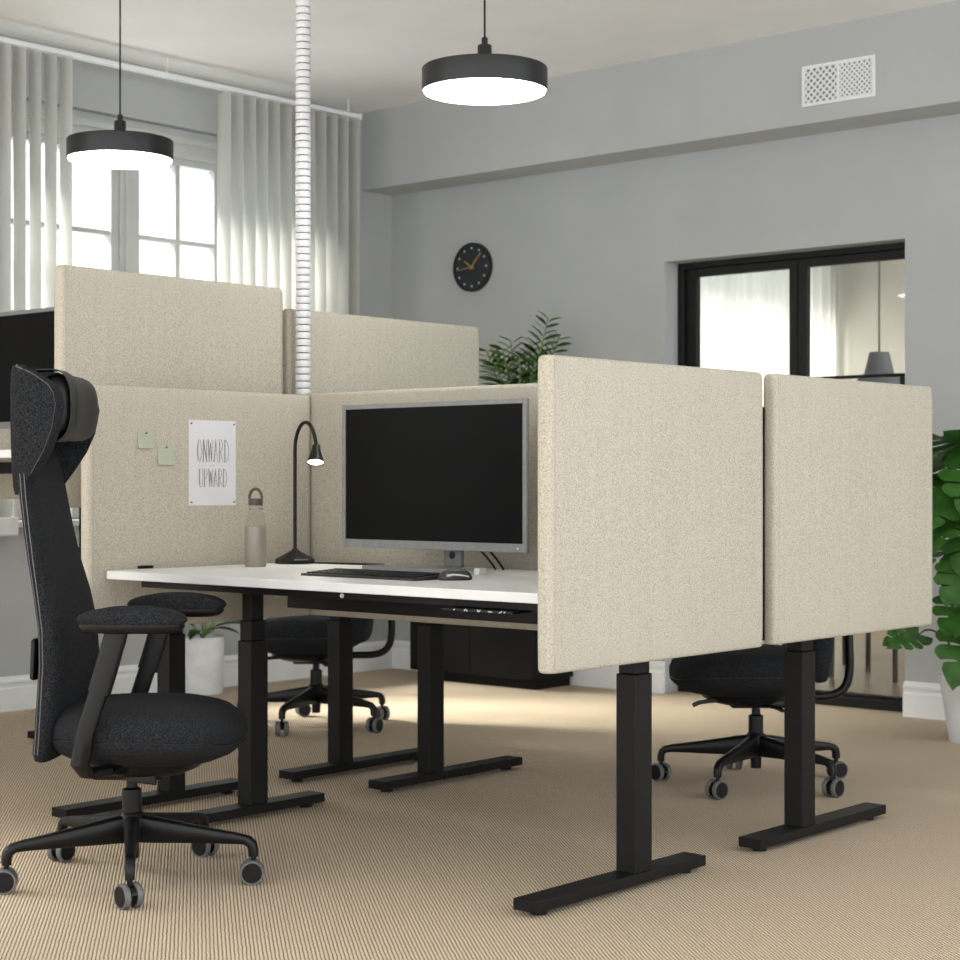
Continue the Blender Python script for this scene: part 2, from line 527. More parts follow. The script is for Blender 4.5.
ys = [2.542 + .0780 * i for i in range(12)]
blind('white vertical blind slats gathered right of the window gap', ys, [math.radians(-2 + random.uniform(-2, 2)) for _ in ys])

# small wall box under the window --------------------------------------
t = thing('wall_box', 'small pale box fixed to the edge of the window sill', 'wall box', (XW + .0705, 1.38, .765))
obj('body', box(0, .05, -.075, .075, 0, .085, .006), 'white_trim', t)
obj('lid', box(.05, .056, -.068, .068, .006, .079, .003), 'white_trim', t)

# door 1 ---------------------------------------------------------------
YF = 4.001
D1 = thing('door_1', 'black framed sliding glass doors set back in the grey wall', None, (0, YF, 0), kind='structure')
def dbox(name, x0, x1, z0, z1, y0=0.0, y1=.05, mat='door_black', bev=.003, parent=None):
    return obj(name, box(x0, x1, y0, y1, z0, z1, bev), mat, parent or D1)
dbox('frame_jamb', XO0, XO0 + .035, 0, ZO - .001, 0, .09)
dbox('frame_jamb', XO1 - .035, XO1, 0, ZO - .001, 0, .09)
dbox('frame_head', XO0 + .035, XO1 - .035, ZO - .028, ZO - .001, 0, .09)
dbox('bottom_track', XO0 + .035, XO1 - .035, 0.001, .045, 0, .09)
S1 = (XO0 + .035, -1.797); S2 = (-1.793, XO1 - .035)
for k, (a, b) in enumerate((S1, S2)):
    y0, y1 = (.022, .058)
    dbox('sash_stile', a, a + (.058 if k == 0 else .045), .045, ZO - .028, y0, y1)
    dbox('sash_stile', b - (.042 if k == 0 else .03), b, .045, ZO - .028, y0, y1)
    g0, g1 = a + (.058 if k == 0 else .045), b - (.042 if k == 0 else .03)
    dbox('sash_rail', g0, g1, 1.970, ZO - .028, y0, y1)
    dbox('sash_rail', g0, g1, .045, .06, y0, y1)
    if k == 1:
        dbox('crossbar', g0, g1, 1.458, 1.472, y0, y1)
        dbox('pane', g0, g1, .06, 1.458, .038, .042, 'glass', 0)
        dbox('pane', g0, g1, 1.472, 1.970, .038, .042, 'glass', 0)
        dbox('latch', g1 - .02, g1 + .012, 1.415, 1.458, y0 - .012, y0, 'black_plastic')
    else:
        dbox('pane', g0, g1, .06, 1.970, .038, .042, 'glass', 0)

# ------------------------------------------------------------------ the room beyond the door
YE = 8.45
o = obj('floor_adjoining', box(XW, 2.5, YD + .2, YE, -.06, 0), 'far_floor'); tag(o, 'polished brown wood floor of the room beyond the door', kind='structure')
o = obj('ceiling_adjoining', box(XW - .3, 2.5, YD + .2, YE + .2, ZC, ZC + .1), 'ceiling'); tag(o, 'pale ceiling of the room beyond the door', kind='structure')
FY0, FY1 = 6.2, 8.3
bm = bmesh.new()
for a in ((YD + .2, FY0, 0, ZC), (FY1, YE + .2, 0, ZC), (FY0, FY1, 0, .3), (FY0, FY1, 2.6, ZC)):
    box(XW - .3, XW, a[0], a[1], a[2], a[3], bm=bm)
o = obj('wall_far_left', bm, 'far_wall'); tag(o, 'pale wall with tall curtained window beyond the door', kind='structure')
bm = box(XW, -3.35, YE, YE + .2, 0, ZC)
box(-3.35, 2.5, YE - .25, YE + .2, 0, ZC, bm=bm)
o = obj('wall_far_back', bm, 'far_wall'); tag(o, 'pale end wall with a projecting pier beyond the door', kind='structure')
W2 = thing('window_2', 'tall bright window behind sheer curtains beyond the door', None, (XW - .1, 0, 0), kind='structure')
for y in (FY0, 6.88, 7.56, FY1 - .06):
    obj('frame_post', box(-.05, 0, y, y + .06, .3, 2.6, .003), 'window_paint', W2)
for z in (.3, 2.54):
    obj('frame_rail', box(-.05, 0, FY0, FY1, z, z + .06, .003), 'window_paint', W2)
for y in (FY0 + .06, 6.94, 7.62):
    obj('pane', box(-.03, -.026, y, y + .62, .36, 2.54), 'glass', W2)
def sheer(label, y0, y1, x, folds, amp):
    n = folds * 10
    bm = bmesh.new()
    v = []
    for i in range(n + 1):
        s = i / n
        y = y0 + (y1 - y0) * s
        xx = x + amp * math.sin(2 * PI * folds * s) + amp * .4 * math.sin(2 * PI * folds * .37 * s + 1)
        v.append((xx, y))
    ring = v + [(a + .0015, b) for a, b in v[::-1]]
    bm = loft([[(a, b, .03) for a, b in ring], [(a, b, 2.80) for a, b in ring]])
    t = thing('sheer_curtain', label, 'curtain', (x, y0, 0))
    o = obj('drape', bm, 'sheer', t, True, 60); o.location = (-x, -y0, 0)
    obj('heading_tape', box(-amp, amp, 0, y1 - y0, 2.80, 2.83), 'white_trim', t)
sheer('white sheer curtain seen through the left glass door pane', 6.15, 7.75, XW + .14, 17, .028)
sheer('white sheer curtain seen through the right glass door pane', 7.85, 8.40, XW + .14, 5, .03)
# pendant over the far table
t = thing('cone_pendant', 'grey cone pendant lamp seen through the right glass door pane', 'pendant', (-2.455, 6.0, 1.50))
obj('cord', tube([(0, 0, .22), (0, 0, ZC - 1.50)], .006, 8), 'lamp_grey', t)
obj('upper_shade', lathe([(.0, .225), (.055, .225), (.082, .11), (.078, .11), (.05, .215), (0, .215)], 32), 'lamp_grey', t, True)
obj('lower_shade', lathe([(.075, .112), (.155, .045), (.158, .0), (.150, .0), (.148, .043), (.07, .104)], 32, cap=False), 'lamp_grey', t, True)
# far table and chairs
t = thing('dining_table', 'wooden table on thin dark legs beyond the glass door', 'table', (-2.45, 6.0, 0))
obj('tabletop', box(-.75, .75, -.42, .42, .70, .735, .006), 'far_top', t)
for sx in (-1, 1):
    for sy in (-1, 1):
        obj('leg', box(sx * .68 - .02, sx * .68 + .02, sy * .36 - .02, sy * .36 + .02, 0, .70, .003), 'far_chair', t)
def far_chair(label, loc, rz):
    t = thing('dining_chair', label, 'chair', loc, rz, 'dark dining chairs beyond the glass door')
    obj('seat', box(-.2, .2, -.2, .2, .43, .46, .012), 'far_chair', t)
    obj('backrest', box(-.21, -.185, -.19, .19, .62, .82, .01), 'far_chair', t)
    for sx in (-1, 1):
        for sy in (-1, 1):
            top = .82 if sx < 0 else .43
            obj('leg', tube([(sx * .19, sy * .18, 0), (sx * .185, sy * .175, .43), (sx * .195, sy * .175, top)] if sx < 0 else [(sx * .19, sy * .18, 0), (sx * .185, sy * .175, .43)], .014, 8), 'far_chair', t)
far_chair('dark dining chair beyond the glass, nearer the door', (-2.02, 5.22, 0), PI / 2)
far_chair('dark dining chair beyond the glass, farther from the door', (-2.62, 5.42, 0), PI / 2 + .1)

# ------------------------------------------------------------------ desks
ZT = 1.2735; ZBm = .5785; W = .8618; G_ = .0665; T = .0416
def desk(label, x0, x1, y0, y1, ztop, foot0, foot1, col0, col1, lx, detail=False):
    t = thing('sit_stand_desk', label, 'desk', ((x0 + x1) / 2, (y0 + y1) / 2, 0), group='white sit-stand desks in a block of four')
    ox, oy = -(x0 + x1) / 2, -(y0 + y1) / 2
    def B(name, a, b, c, d, e, f, bev=.002, mat='black_metal', parent=t, seg=2):
        return obj(name, box(a + ox, b + ox, c + oy, d + oy, e, f, bev, seg), mat, parent)
    th = .024
    B('tabletop', x0, x1, y0, y1, ztop - th, ztop, .0025, 'desk_white')
    zu = ztop - th
    midtop = .587 if ztop < .8 else .587 + (ztop - .75) * .55
    for (a, b) in lx:
        lg = B('leg', a, b, col0, col1, .038, .527, .003)
        B('middle_column', a + .004, b - .004, col0 + .005, col1 - .005, .527, midtop, .003, parent=lg)
        B('upper_column', a + .008, b - .008, col0 + .010, col1 - .010, midtop, zu - .03, .003, parent=lg)
        fx0, fx1 = (a + b) / 2 - .035, (a + b) / 2 + .035
        B('foot', fx0, fx1, foot0, foot1, .013, .040, .002, parent=lg)
        for yy in (foot0 + .05, foot1 - .05):
            obj('glide', lathe([(.019, 0), (.019, .006), (.015, .0135)], 16), 'black_plastic', lg).location = ((fx0 + fx1) / 2 + ox, yy + oy, 0)
        B('support_bar', fx0 + .005, fx1 - .005, y0 + .16, y1 - .06, zu - .030, zu - .0005, .002)
    xa, xb = lx[0][0], lx[-1][1]
    B('crossbeam', min(xa, xb), max(xa, xb), (col0 + col1) / 2 - .03, (col0 + col1) / 2 + .03, zu - .045, zu - .005, .002)
    if detail:
        fr = B('front_rail', x0 + .085, x1 - .03, y0 + .055, y0 + .085, zu - .022, zu - .0005, .002)
        B('cable_tray', -1.172, -.10, .30, .32, .654, .704, .002)
        B('cable_tray_floor', -1.172, -.10, .32, .55, .654, .658, .001)
        B('cable_tray_back', -1.172, -.10, .546, .55, .658, .72, .001)
        for xx in (-1.0, -.55, -.2):
            B('tray_hanger', xx - .01, xx + .01, .322, .336, .658, .7255, .001)
        cp = B('control_panel', -.385, -.165, y0 + .018, y0 + .09, zu - .030, zu - .0225, .002, 'black_plastic')
        bmk = bmesh.new()
        yk = y0 + .0165
        def st(p, q, w_=.0011):
            (xa_, za), (xb_, zb_) = p, q
            d = Vector((xb_ - xa_, zb_ - za)); n = Vector((-d.y, d.x)).normalized() * w_
            r0 = [(xa_ + n.x, yk, za + n.y), (xb_ + n.x, yk, zb_ + n.y), (xb_ - n.x, yk, zb_ - n.y), (xa_ - n.x, yk, za - n.y)]
            loft([[(a + ox, b + oy, c) for a, b, c in r0], [(a + ox, b + .002 + oy, c) for a, b, c in r0]], bm=bmk)
        z0 = zu - .029
        st((-.345, z0 + .002), (-.341, z0 + .005))
        st((-.312, z0 + .001), (-.307, z0 + .006)); st((-.307, z0 + .006), (-.302, z0 + .001))
        st((-.272, z0 + .006), (-.267, z0 + .001)); st((-.267, z0 + .001), (-.262, z0 + .006))
        st((-.238, z0 + .003), (-.226, z0 + .003)); st((-.205, z0 + .001), (-.196, z0 + .006)); st((-.19, z0 + .002), (-.186, z0 + .006))
        k = obj('control_symbols', bmk, 'gold_dot', cp)
        bt = obj('button', lathe([(.0, 0), (.006, 0), (.0055, .004), (0, .0045)], 16), 'desk_white', fr, True)
        bt.location = (-.752 + ox, y0 + .054 + oy, zu - .012); bt.rotation_euler = (PI / 2, 0, 0)
    return t
LXR = (-.190, -.130); LXL = (-1.592, -1.534)
desk('white desk holding the keyboard, mouse and desk lamp', -1.640, -.044, .045, .845, .75, .10, .79, .49, .56, (LXL, LXR), True)
desk('white desk on the far side of the beige divider', -1.640, -.044, .945, 1.745, .75, 1.05, 1.745, 1.275, 1.345, (LXL, LXR))
desk('raised white desk holding the partly hidden monitor', -3.430, -1.834, .045, .845, 1.0955, .09, .79, .478, .545, ((-3.375, -3.317), (-1.955, -1.897)))
desk('raised white desk behind the partly hidden monitor', -3.430, -1.834, .945, 1.745, 1.033, .995, 1.70, 1.215, 1.282, ((-3.375, -3.317), (-1.955, -1.897)))

# ------------------------------------------------------------------ acoustic desk screens
def screen(label, x0, x1, y0, y1, z0, z1, brackets=()):
    cx, cy = (x0 + x1) / 2, (y0 + y1) / 2
    t = thing('desk_screen', label, 'desk screen', (cx, cy, z0), group='beige upholstered desk screens')
    hx, hy, h = (x1 - x0) / 2, (y1 - y0) / 2, z1 - z0
    bm = bmesh.new()
    # softly padded slab: loft of rounded sections with a gentle bulge
    along_y = hy > hx
    a, b = (hy, hx) if along_y else (hx, hy)
    nseg = 5
    def sect(inset, z, bul=0):
        ra = .015
        pts = []
        A, Bq = a - inset, b - inset + bul
        for (sx, sy, a0) in ((1, 1, 0), (-1, 1, PI / 2), (-1, -1, PI), (1, -1, 1.5 * PI)):
            for i in range(nseg + 1):
                th = a0 + i / nseg * PI / 2
                pts.append((sx * (A - ra) + ra * math.cos(th), sy * (Bq - ra) + ra * math.sin(th)))
        return [((q, p, z) if along_y else (p, q, z)) for p, q in pts]
    rings = [sect(.0045, 0), sect(.0012, .003), sect(0, .009), sect(0, .05, .001), sect(0, h * .5, .0015), sect(0, h - .05, .001), sect(0, h - .012), sect(.002, h - .004), sect(.006, h)]
    obj('padded_panel', loft(rings), 'panel', t, True, 50)
    for s in (-1, 1):
        e = a - .0155
        if along_y:
            p = [(hx + .0003, s * e, .006), (hx + .0012, s * e, h * .5), (hx + .0003, s * e, h - .01)]
            q = [(-hx - .0003, s * e, .006), (-hx - .0012, s * e, h * .5), (-hx - .0003, s * e, h - .01)]
        else:
            p = [(s * e, hy + .0003, .006), (s * e, hy + .0012, h * .5), (s * e, hy + .0003, h - .01)]
            q = [(s * e, -hy - .0003, .006), (s * e, -hy - .0012, h * .5), (s * e, -hy - .0003, h - .01)]
        obj('seam', tube(p, .0011, 6), 'seam', t)
        obj('seam', tube(q, .0011, 6), 'seam', t)
    for (bx0, bx1, by0, by1, bz0, bz1) in brackets:
        obj('clamp', box(bx0 - cx, bx1 - cx, by0 - cy, by1 - cy, bz0 - z0, bz1 - z0, .002), 'black_metal', t)
    return t
def hy_of(o): return (W + .016) / 2
XI = -1.6629; XU = -1.7889
screen('beige screen in front, the left of the near pair', -T, 0, -.006, W + .008, ZBm - .001, ZT + .006)
ps = screen('beige screen in front, the right of the near pair', -T, 0, W + G_ - .006, 2 * W + G_ + .010, ZBm, ZT + .006)
obj('linking_strip', box(-.030, -.012, -hy_of(ps) - .014, -hy_of(ps) + .002, .01, .615, .001), 'black_metal', ps)
screen('beige screen with the pinned poster and notes', XI - T, XI, 0, W, ZBm, ZT, [(XI - .002, XI + .012, .172, .222, .7502, .758)])
screen('beige screen on the far desk beside the cable column', XI - T, XI, W + T + .012, 2 * W + G_, ZBm, ZT)
screen('beige divider screen behind the monitor', XI - T, -T - .006, W + .003, W + .003 + T, ZBm, ZT + .006)
screen('tall raised beige screen nearest the high-back chair', XU - T, XU, 0, W, ZBm + .3465, ZT + .3465)
screen('raised beige screen to the right of the cable column', XU - T, XU, W + G_ - .048, 2 * W + G_ + .032, ZBm + .282, ZT + .284)
screen('beige divider below the partly hidden monitor', -3.42, XU - T - .006, W + .004, W + .004 + T, .935, 1.555)

# ------------------------------------------------------------------ cable column
t = thing('cable_column', 'white segmented cable column rising to the ceiling', 'cable column', (-1.737, .895, .62))
H = ZC - .62
obj('core', lathe([(.017, 0), (.017, H)], 20), 'spine_dark', t, True)
seg = mesh(lathe([(.018, .0), (.0235, .0), (.0245, .002), (.0245, .0170), (.0235, .0192), (.018, .0192)], 24), 'spine_white', True)
n = int(H / .0226)
for i in range(n):
    s = link('segment', seg, t)
    s.location = (0, 0, i * .0226 + .002)

# ------------------------------------------------------------------ pinned paper
def pin(parent, loc, r=.0035):
    o = obj('pin', lathe([(0, 0), (r * .6, 0), (r, .002), (r * .8, .005), (0, .006)], 12), 'pin_red', parent, True)
    o.location = loc; o.rotation_euler = (0, PI / 2, 0)
    return o
PX0 = XI + .0028
t = thing('poster', 'white poster lettered onward and upward pinned to beige screen', 'poster', (PX0, .4505, .929))
obj('sheet', box(-.0005, .0005, -.0915, .0915, 0, .254), 'paper', t)
for y in (-.083, .083):
    for z in (.010, .2435):
        pin(t, (.0004, y, z), .0028)
LET = {
 'O': [[(.5 + .42 * math.cos(a * PI / 10), .5 + .48 * math.sin(a * PI / 10)) for a in range(21)], [(.5 + .27 * math.cos(a * PI / 10), .5 + .38 * math.sin(a * PI / 10)) for a in range(6, 16)]],
 'N': [[(.1, 0), (.14, 1)], [(.14, 1), (.86, 0)], [(.26, 1), (.95, .02)], [(.86, 0), (.9, 1)], [(.24, 0), (.26, .84)]],
 'W': [[(0, 1), (.25, 0)], [(.14, 1), (.3, .25)], [(.25, 0), (.5, .85)], [(.5, .85), (.75, 0)], [(.75, 0), (1, 1)], [(.6, .85), (.78, .2)]],
 'A': [[(.05, 0), (.5, 1)], [(.2, 0), (.52, .78)], [(.5, 1), (.95, 0)], [(.2, .36), (.8, .36)]],
 'R': [[(.12, 0), (.12, 1)], [(.26, 0), (.26, .9)], [(.12, 1), (.6, .98), (.85, .78), (.6, .52), (.2, .48)], [(.4, .48), (.92, 0)]],
 'D': [[(.1, 0), (.1, 1)], [(.24, .05), (.24, .95)], [(.1, 1), (.55, .95), (.9, .7), (.95, .45), (.8, .15), (.5, .02), (.1, 0)]],
 'U': [[(.08, 1), (.08, .3), (.2, .06), (.5, 0), (.8, .06), (.92, .3), (.92, 1)], [(.22, 1), (.22, .32), (.34, .12)]],
 'P': [[(.12, 0), (.12, 1)], [(.26, 0), (.26, .9)], [(.12, 1), (.6, .98), (.88, .75), (.6, .48), (.14, .44)]],
 'a': [[(.9, .6), (.5, .75), (.1, .4), (.4, .02), (.9, .3)], [(.9, .75), (.9, 0)]],
 'n': [[(.1, 0), (.1, .75)], [(.1, .5), (.5, .75), (.85, .5), (.85, 0)]],
 'd': [[(.9, .5), (.5, .7), (.1, .35), (.4, .02), (.9, .25)], [(.9, 1.1), (.9, 0)]],
}
def strokes(bm, word, y0, y1, z0, z1, w_):
    n = len(word)
    cw = (y1 - y0) / n
    for i, ch in enumerate(word):
        for pl in LET[ch]:
            for p, q in zip(pl[:-1], pl[1:]):
                P_ = Vector((y0 + cw * (i + .06 + p[0] * .88), z0 + (z1 - z0) * p[1]))
                Q_ = Vector((y0 + cw * (i + .06 + q[0] * .88), z0 + (z1 - z0) * q[1]))
                d = (Q_ - P_)
                if d.length < 1e-6: continue
                nn = Vector((-d.y, d.x)).normalized() * w_
                dd = d.normalized() * w_ * .5
                c4 = [P_ + nn - dd, Q_ + nn + dd, Q_ - nn + dd, P_ - nn - dd]
                loft([[(.0005, c.x, c.y) for c in c4], [(.0009, c.x, c.y) for c in c4]], bm=bm)
bm = bmesh.new()
def fy(f): return -.0915 + .183 * f
def fz(f): return .254 * (1 - f)
strokes(bm, 'ONWARD', fy(.165), fy(.855), fz(.492), fz(.225), .00075)
strokes(bm, 'UPWARD', fy(.205), fy(.815), fz(.782), fz(.570), .00075)
obj('lettering', bm, 'ink', t)
bm = bmesh.new()
strokes(bm, 'and', fy(.42), fy(.53), fz(.545), fz(.52), .0004)
for a, b in ((.25, .39), (.56, .78)):
    box(.0005, .0008, fy(a), fy(b), fz(.529), fz(.527), bm=bm)
obj('fine_lettering', bm, 'ink_light', t)
for lab, y0, y1, z0, z1, tl in (('pale green note, higher of the two pinned notes', .171, .229, 1.097, 1.148, .02), ('pale green note pinned lower, nearer the poster', .243, .305, 1.049, 1.108, -.03)):
    t = thing('sticky_note', lab, 'note', (PX0, (y0 + y1) / 2, z0), group='pinned paper notes')
    h = z1 - z0; hw = (y1 - y0) / 2
    rings = [[(x, -hw, z), (x, hw, z), (x - .0006, hw, z), (x - .0006, -hw, z)] for x, z in ((.004, 0), (.0015, h * .3), (.0002, h * .7), (0.0002, h))]
    s = obj('paper', loft(rings), 'note', t, True)
    s.rotation_euler = (tl, 0, 0)
    pin(t, (.0005, 0, h - .008), .003)

# ------------------------------------------------------------------ computer monitors
def monitor(label, cx, y, z0, zdesk, neck=True):
    t = thing('computer_monitor', label, 'monitor', (cx, y, zdesk), group='silver framed monitors')
    b = z0 - zdesk
    hw, h = .3475, .412
    fr = obj('housing', box(-hw + .001, hw - .001, .006, .015, b + .001, b + h - .001, .003, 3), 'silver', t, True)
    bm = bmesh.new()
    for a in ((-hw, -hw + .014, b, b + h), (hw - .014, hw, b, b + h), (-hw + .014, hw - .014, b, b + .024), (-hw + .014, hw - .014, b + h - .014, b + h)):
        box(a[0], a[1], 0, .0075, a[2], a[3], .0015, bm=bm)
    obj('bezel', bm, 'silver', t)
    obj('display', box(-hw + .0135, hw - .0135, .003, .007, b + .0235, b + h - .0135), 'screen', t)
    obj('power_button', lathe([(0, 0), (.003, 0), (.003, .001), (0, .001)], 12), 'gold_dot', t, loc=(hw - .03, 0, b + .011), rot=(PI / 2, 0, 0))
    obj('rear_cover', loft([superring(0, 0, 0, .27, .15, 4, 32), superring(0, 0, .038, .2, .1, 4, 32)]), 'black_plastic', t, loc=(0, .015, b + h * .5), rot=(-PI / 2, 0, 0))
    nk = obj('stand_neck', box(.003, .069, .053, .068, .012, b + h * .5, .004), 'silver', t, True)
    obj('cable_hole', lathe([(0, 0), (.011, 0), (.011, .0012), (0, .0012)], 20), 'black_plastic', nk, loc=(.036, .053, .045), rot=(PI / 2, 0, 0))
    ring = [(-.236, -.03), (.205, -.045), (.219, -.04), (.222, -.02), (.10, .10), (-.10, .10), (-.222, .02), (-.240, -.012)]
    obj('stand_base', loft([[(x, y_, 0) for x, y_ in ring], [(x, y_, .009) for x, y_ in ring], [(x * .985, y_ * .97 + .002, .012) for x, y_ in ring]]), 'silver', t)
    obj('base_end_clip', box(.204, .224, -.048, -.020, .0, .018, .002), 'gold_dot', t)
    for x0, x1 in ((.045, .095), (.085, .125)):
        p = bez((x0, .07, b + .06), (x0 + .01, .10, b + .02), (x1 - .01, .13, .06), (x1, .17, .003), 12)
        obj('cable', tube(p, .0032, 8), 'black_plastic', t, True)
    return t
monitor('wide silver framed monitor with black screen on the front desk', -.9145, .60, .8105, .75)
monitor('silver framed monitor cut off by the left picture edge', -2.72, .60, 1.186, 1.0955)

# keyboard -------------------------------------------------------------
t = thing('keyboard', 'flat dark grey keyboard lying before the monitor', 'keyboard', (-.826, .29, .75), 0)
hx, hy = .208, .068
obj('base', loft([[(-hx, -hy, 0), (hx, -hy, 0), (hx, hy, 0), (-hx, hy, 0)], [(-hx, -hy, .006), (hx, -hy, .006), (hx, hy, .013), (-hx, hy, .013)]]), 'key', t)
bm = bmesh.new()
for r in range(6):
    nk = 16
    for c in range(nk):
        x = -hx + .012 + c * (2 * hx - .024) / nk
        y = -hy + .01 + r * (2 * hy - .018) / 6
        z = .006 + (y + hy) / (2 * hy) * .007
        if r == 0 and 4 <= c <= 9:
            if c == 4: box(x, x + .14, y, y + .017, z, z + .004, .001, 1, bm)
            continue
        box(x, x + .0205, y, y + .017, z, z + .004, .001, 1, bm)
o = obj('keys', bm, 'black_plastic', t); o['kind'] = 'stuff'
# mouse ----------------------------------------------------------------
t = thing('computer_mouse', 'small dark grey and silver mouse beside the keyboard', 'mouse', (-.575, .325, .75), math.radians(-30))
t.scale = (.86, .86, .9)
rings = []
for z, s in ((0, .92), (.004, 1), (.012, .97), (.020, .86), (.027, .66), (.031, .38), (.032, .1)):
    rings.append([(x * s, y * s + .004 * (1 - s), z) for x, y, _ in superring(0, 0, 0, .030, .052, 2.5, 28)])
obj('shell', loft(rings), 'key', t, True, 60)
for s in (-1, 1):
    p = [(s * .0262, -.034, .014), (s * .0275, -.012, .0165), (s * .0268, .012, .0145), (s * .0225, .034, .010)]
    obj('side_trim', tube(p, .0032, 8), 'gold_dot', t, True)
obj('scroll_wheel', lathe([(0, -.003), (.006, -.003), (.006, .003), (0, .003)], 16), 'black_plastic', t, loc=(0, .028, .0235), rot=(0, PI / 2, 0))

# desk lamp ------------------------------------------------------------
lx, ly = -1.556, .69
t = thing('desk_lamp', 'black gooseneck desk lamp, lit, in the screen corner', 'desk lamp', (lx, ly, .75))
ob = obj('base', lathe([(.0, 0), (.060, 0), (.060, .012), (.056, .016), (.012, .040), (.008, .046), (0, .046)], 8), 'black_plastic', t)
arc = [(0, 0, .04), (0, 0, .15), (0, 0, .30)] + [tuple(v) for v in bez((0, 0, .345), (.0, 0, .430), (.070, -.004, .470), (.098, -.008, .375), 14)] + [(.105, -.009, .348)]
obj('gooseneck', tube(arc, .0058, 12), 'black_plastic', t, True)
hd = obj('lamp_head', lathe([(.007, .062), (.012, .056), (.014, .040), (.024, .008), (.0265, 0), (.0245, .0), (.012, .035), (.006, .05)], 24, cap=False), 'black_plastic', t, True)
d = Vector((.26, -.30, -.92)).normalized()
hd.location = Vector((.102, -.0088, .358)) + d * .056
hd.rotation_euler = (-d).to_track_quat('Z', 'Y').to_euler()
obj('lens', lathe([(0, .003), (.0235, .003), (.0235, .005), (0, .006)], 24), 'bulb', hd, True)
p = bez((.055, .02, .004), (.11, .03, .004), (.17, .03, .004), (.32, .06, .004), 10)
obj('cord', tube(p, .003, 8), 'black_plastic', t, True)
ld = bpy.data.lights.new('desk_lamp_bulb', 'SPOT')
ld.energy = 3.0; ld.spot_size = math.radians(110); ld.spot_blend = .6; ld.color = (1, .94, .84); ld.shadow_soft_size = .02
lo = bpy.data.objects.new('desk_lamp_bulb', ld); COL.objects.link(lo)
lo.parent = t
lo.location = hd.location + d * .004
lo.rotation_euler = d.to_track_quat('-Z', 'Y').to_euler()

# bottle ---------------------------------------------------------------
t = thing('water_bottle', 'taupe glass water bottle with brown loop cap', 'bottle', (-1.495, .475, .75))
obj('glass_shoulder', lathe([(.0312, .119), (.0305, .128), (.0255, .150), (.0195, .165), (.0195, .180)], 32, cap=False), 'bottle_glass', t, True)
obj('tinted_body', lathe([(.0, .0), (.029, .0), (.0318, .004), (.0318, .118), (.0312, .1195), (0, .1195)], 32), 'bottle_sleeve', t, True)
obj('neck_ring', lathe([(.0197, .168), (.0208, .168), (.0208, .172), (.0197, .172)], 28, cap=False), 'bottle_sleeve', t, True)
cp = obj('cap', lathe([(0, .180), (.0215, .180), (.0215, .199), (.020, .201), (0, .201)], 28), 'cap_brown', t, True)
th = math.radians(41)
lp = [(.0183 * math.cos(a) * math.cos(th), .0183 * math.cos(a) * math.sin(th), .2 + .029 * math.sin(a)) for a in [PI * i / 14 for i in range(15)]]
obj('carry_loop', tube(lp, .0044, 8), 'cap_brown', cp, True)

# ------------------------------------------------------------------ pendant lamps
def pendant(label, x, y, z, power):
    t = thing('pendant_lamp', label, 'pendant lamp', (x, y, z), group='black drum pendant lamps')
    R = .189
    obj('drum_shade', lathe([(R - .004, .002), (R - .001, 0), (R, .003), (R, .068), (R - .003, .0715), (R - .01, .073), (0, .074)], 64, cap=False), 'lamp_black', t, True)
    obj('diffuser', lathe([(0, -.004), (R - .02, -.004), (R - .006, -.001), (R - .005, .004), (0, .004)], 64), 'diffuser', t, True)
    nk = obj('neck', lathe([(0, .073), (.0215, .073), (.0215, .136), (.020, .140), (.0095, .141), (.0095, .160), (.008, .163), (0, .163)], 24), 'lamp_black', t, True)
    obj('cord', tube([(0, 0, .160), (0, 0, ZC - z)], .0032, 8), 'black_plastic', t)
    obj('ceiling_cup', lathe([(0, ZC - z), (.05, ZC - z), (.05, ZC - z - .02), (.04, ZC - z - .028), (0, ZC - z - .028)], 24), 'lamp_black', t, True)
pendant('black drum pendant lamp hanging by the grey beam', -1.063, 1.005, 2.171, 0)
pendant('black drum pendant lamp hanging before the window', -2.735, .939, 2.154, 0)

# ------------------------------------------------------------------ clock and vent
t = thing('wall_clock', 'round dark wall clock with gold hands', 'clock', (-3.635, YD, 2.104))
t.rotation_euler = (PI / 2, 0, 0)
R = .126
obj('case', lathe([(0, 0), (R, 0), (R, .024), (R - .004, .028), (R - .009, .026), (R - .010, .016), (0, .016)], 48), 'lamp_black', t, True)
obj('dial', lathe([(0, .016), (R - .010, .016), (R - .010, .0185), (0, .0185)], 48), 'dial', t)
for k in range(12):
    a = k * PI / 6
    o = obj('hour_mark', lathe([(0, 0), (.0055, 0), (.0055, .002), (0, .002)], 10), 'gold_dot', t, loc=(.098 * math.sin(a), .098 * math.cos(a), .0185))
def hand(name, ang, L, w_, z):
    bm = loft([[(-w_, -.015, 0), (w_, -.015, 0), (w_ * .7, L, 0), (-w_ * .7, L, 0)], [(-w_, -.015, .0015), (w_, -.015, .0015), (w_ * .7, L, .0015), (-w_ * .7, L, .0015)]])
    obj(name, bm, 'gold', t, loc=(0, 0, z), rot=(0, 0, -ang))
hand('hour_hand', math.radians(304), .060, .0045, .0205)
hand('minute_hand', math.radians(42), .094, .0040, .0222)
hand('second_hand', math.radians(262), .092, .0020, .0240)
obj('hub', lathe([(0, .0185), (.007, .0185), (.007, .0265), (0, .027)], 16), 'gold', t)

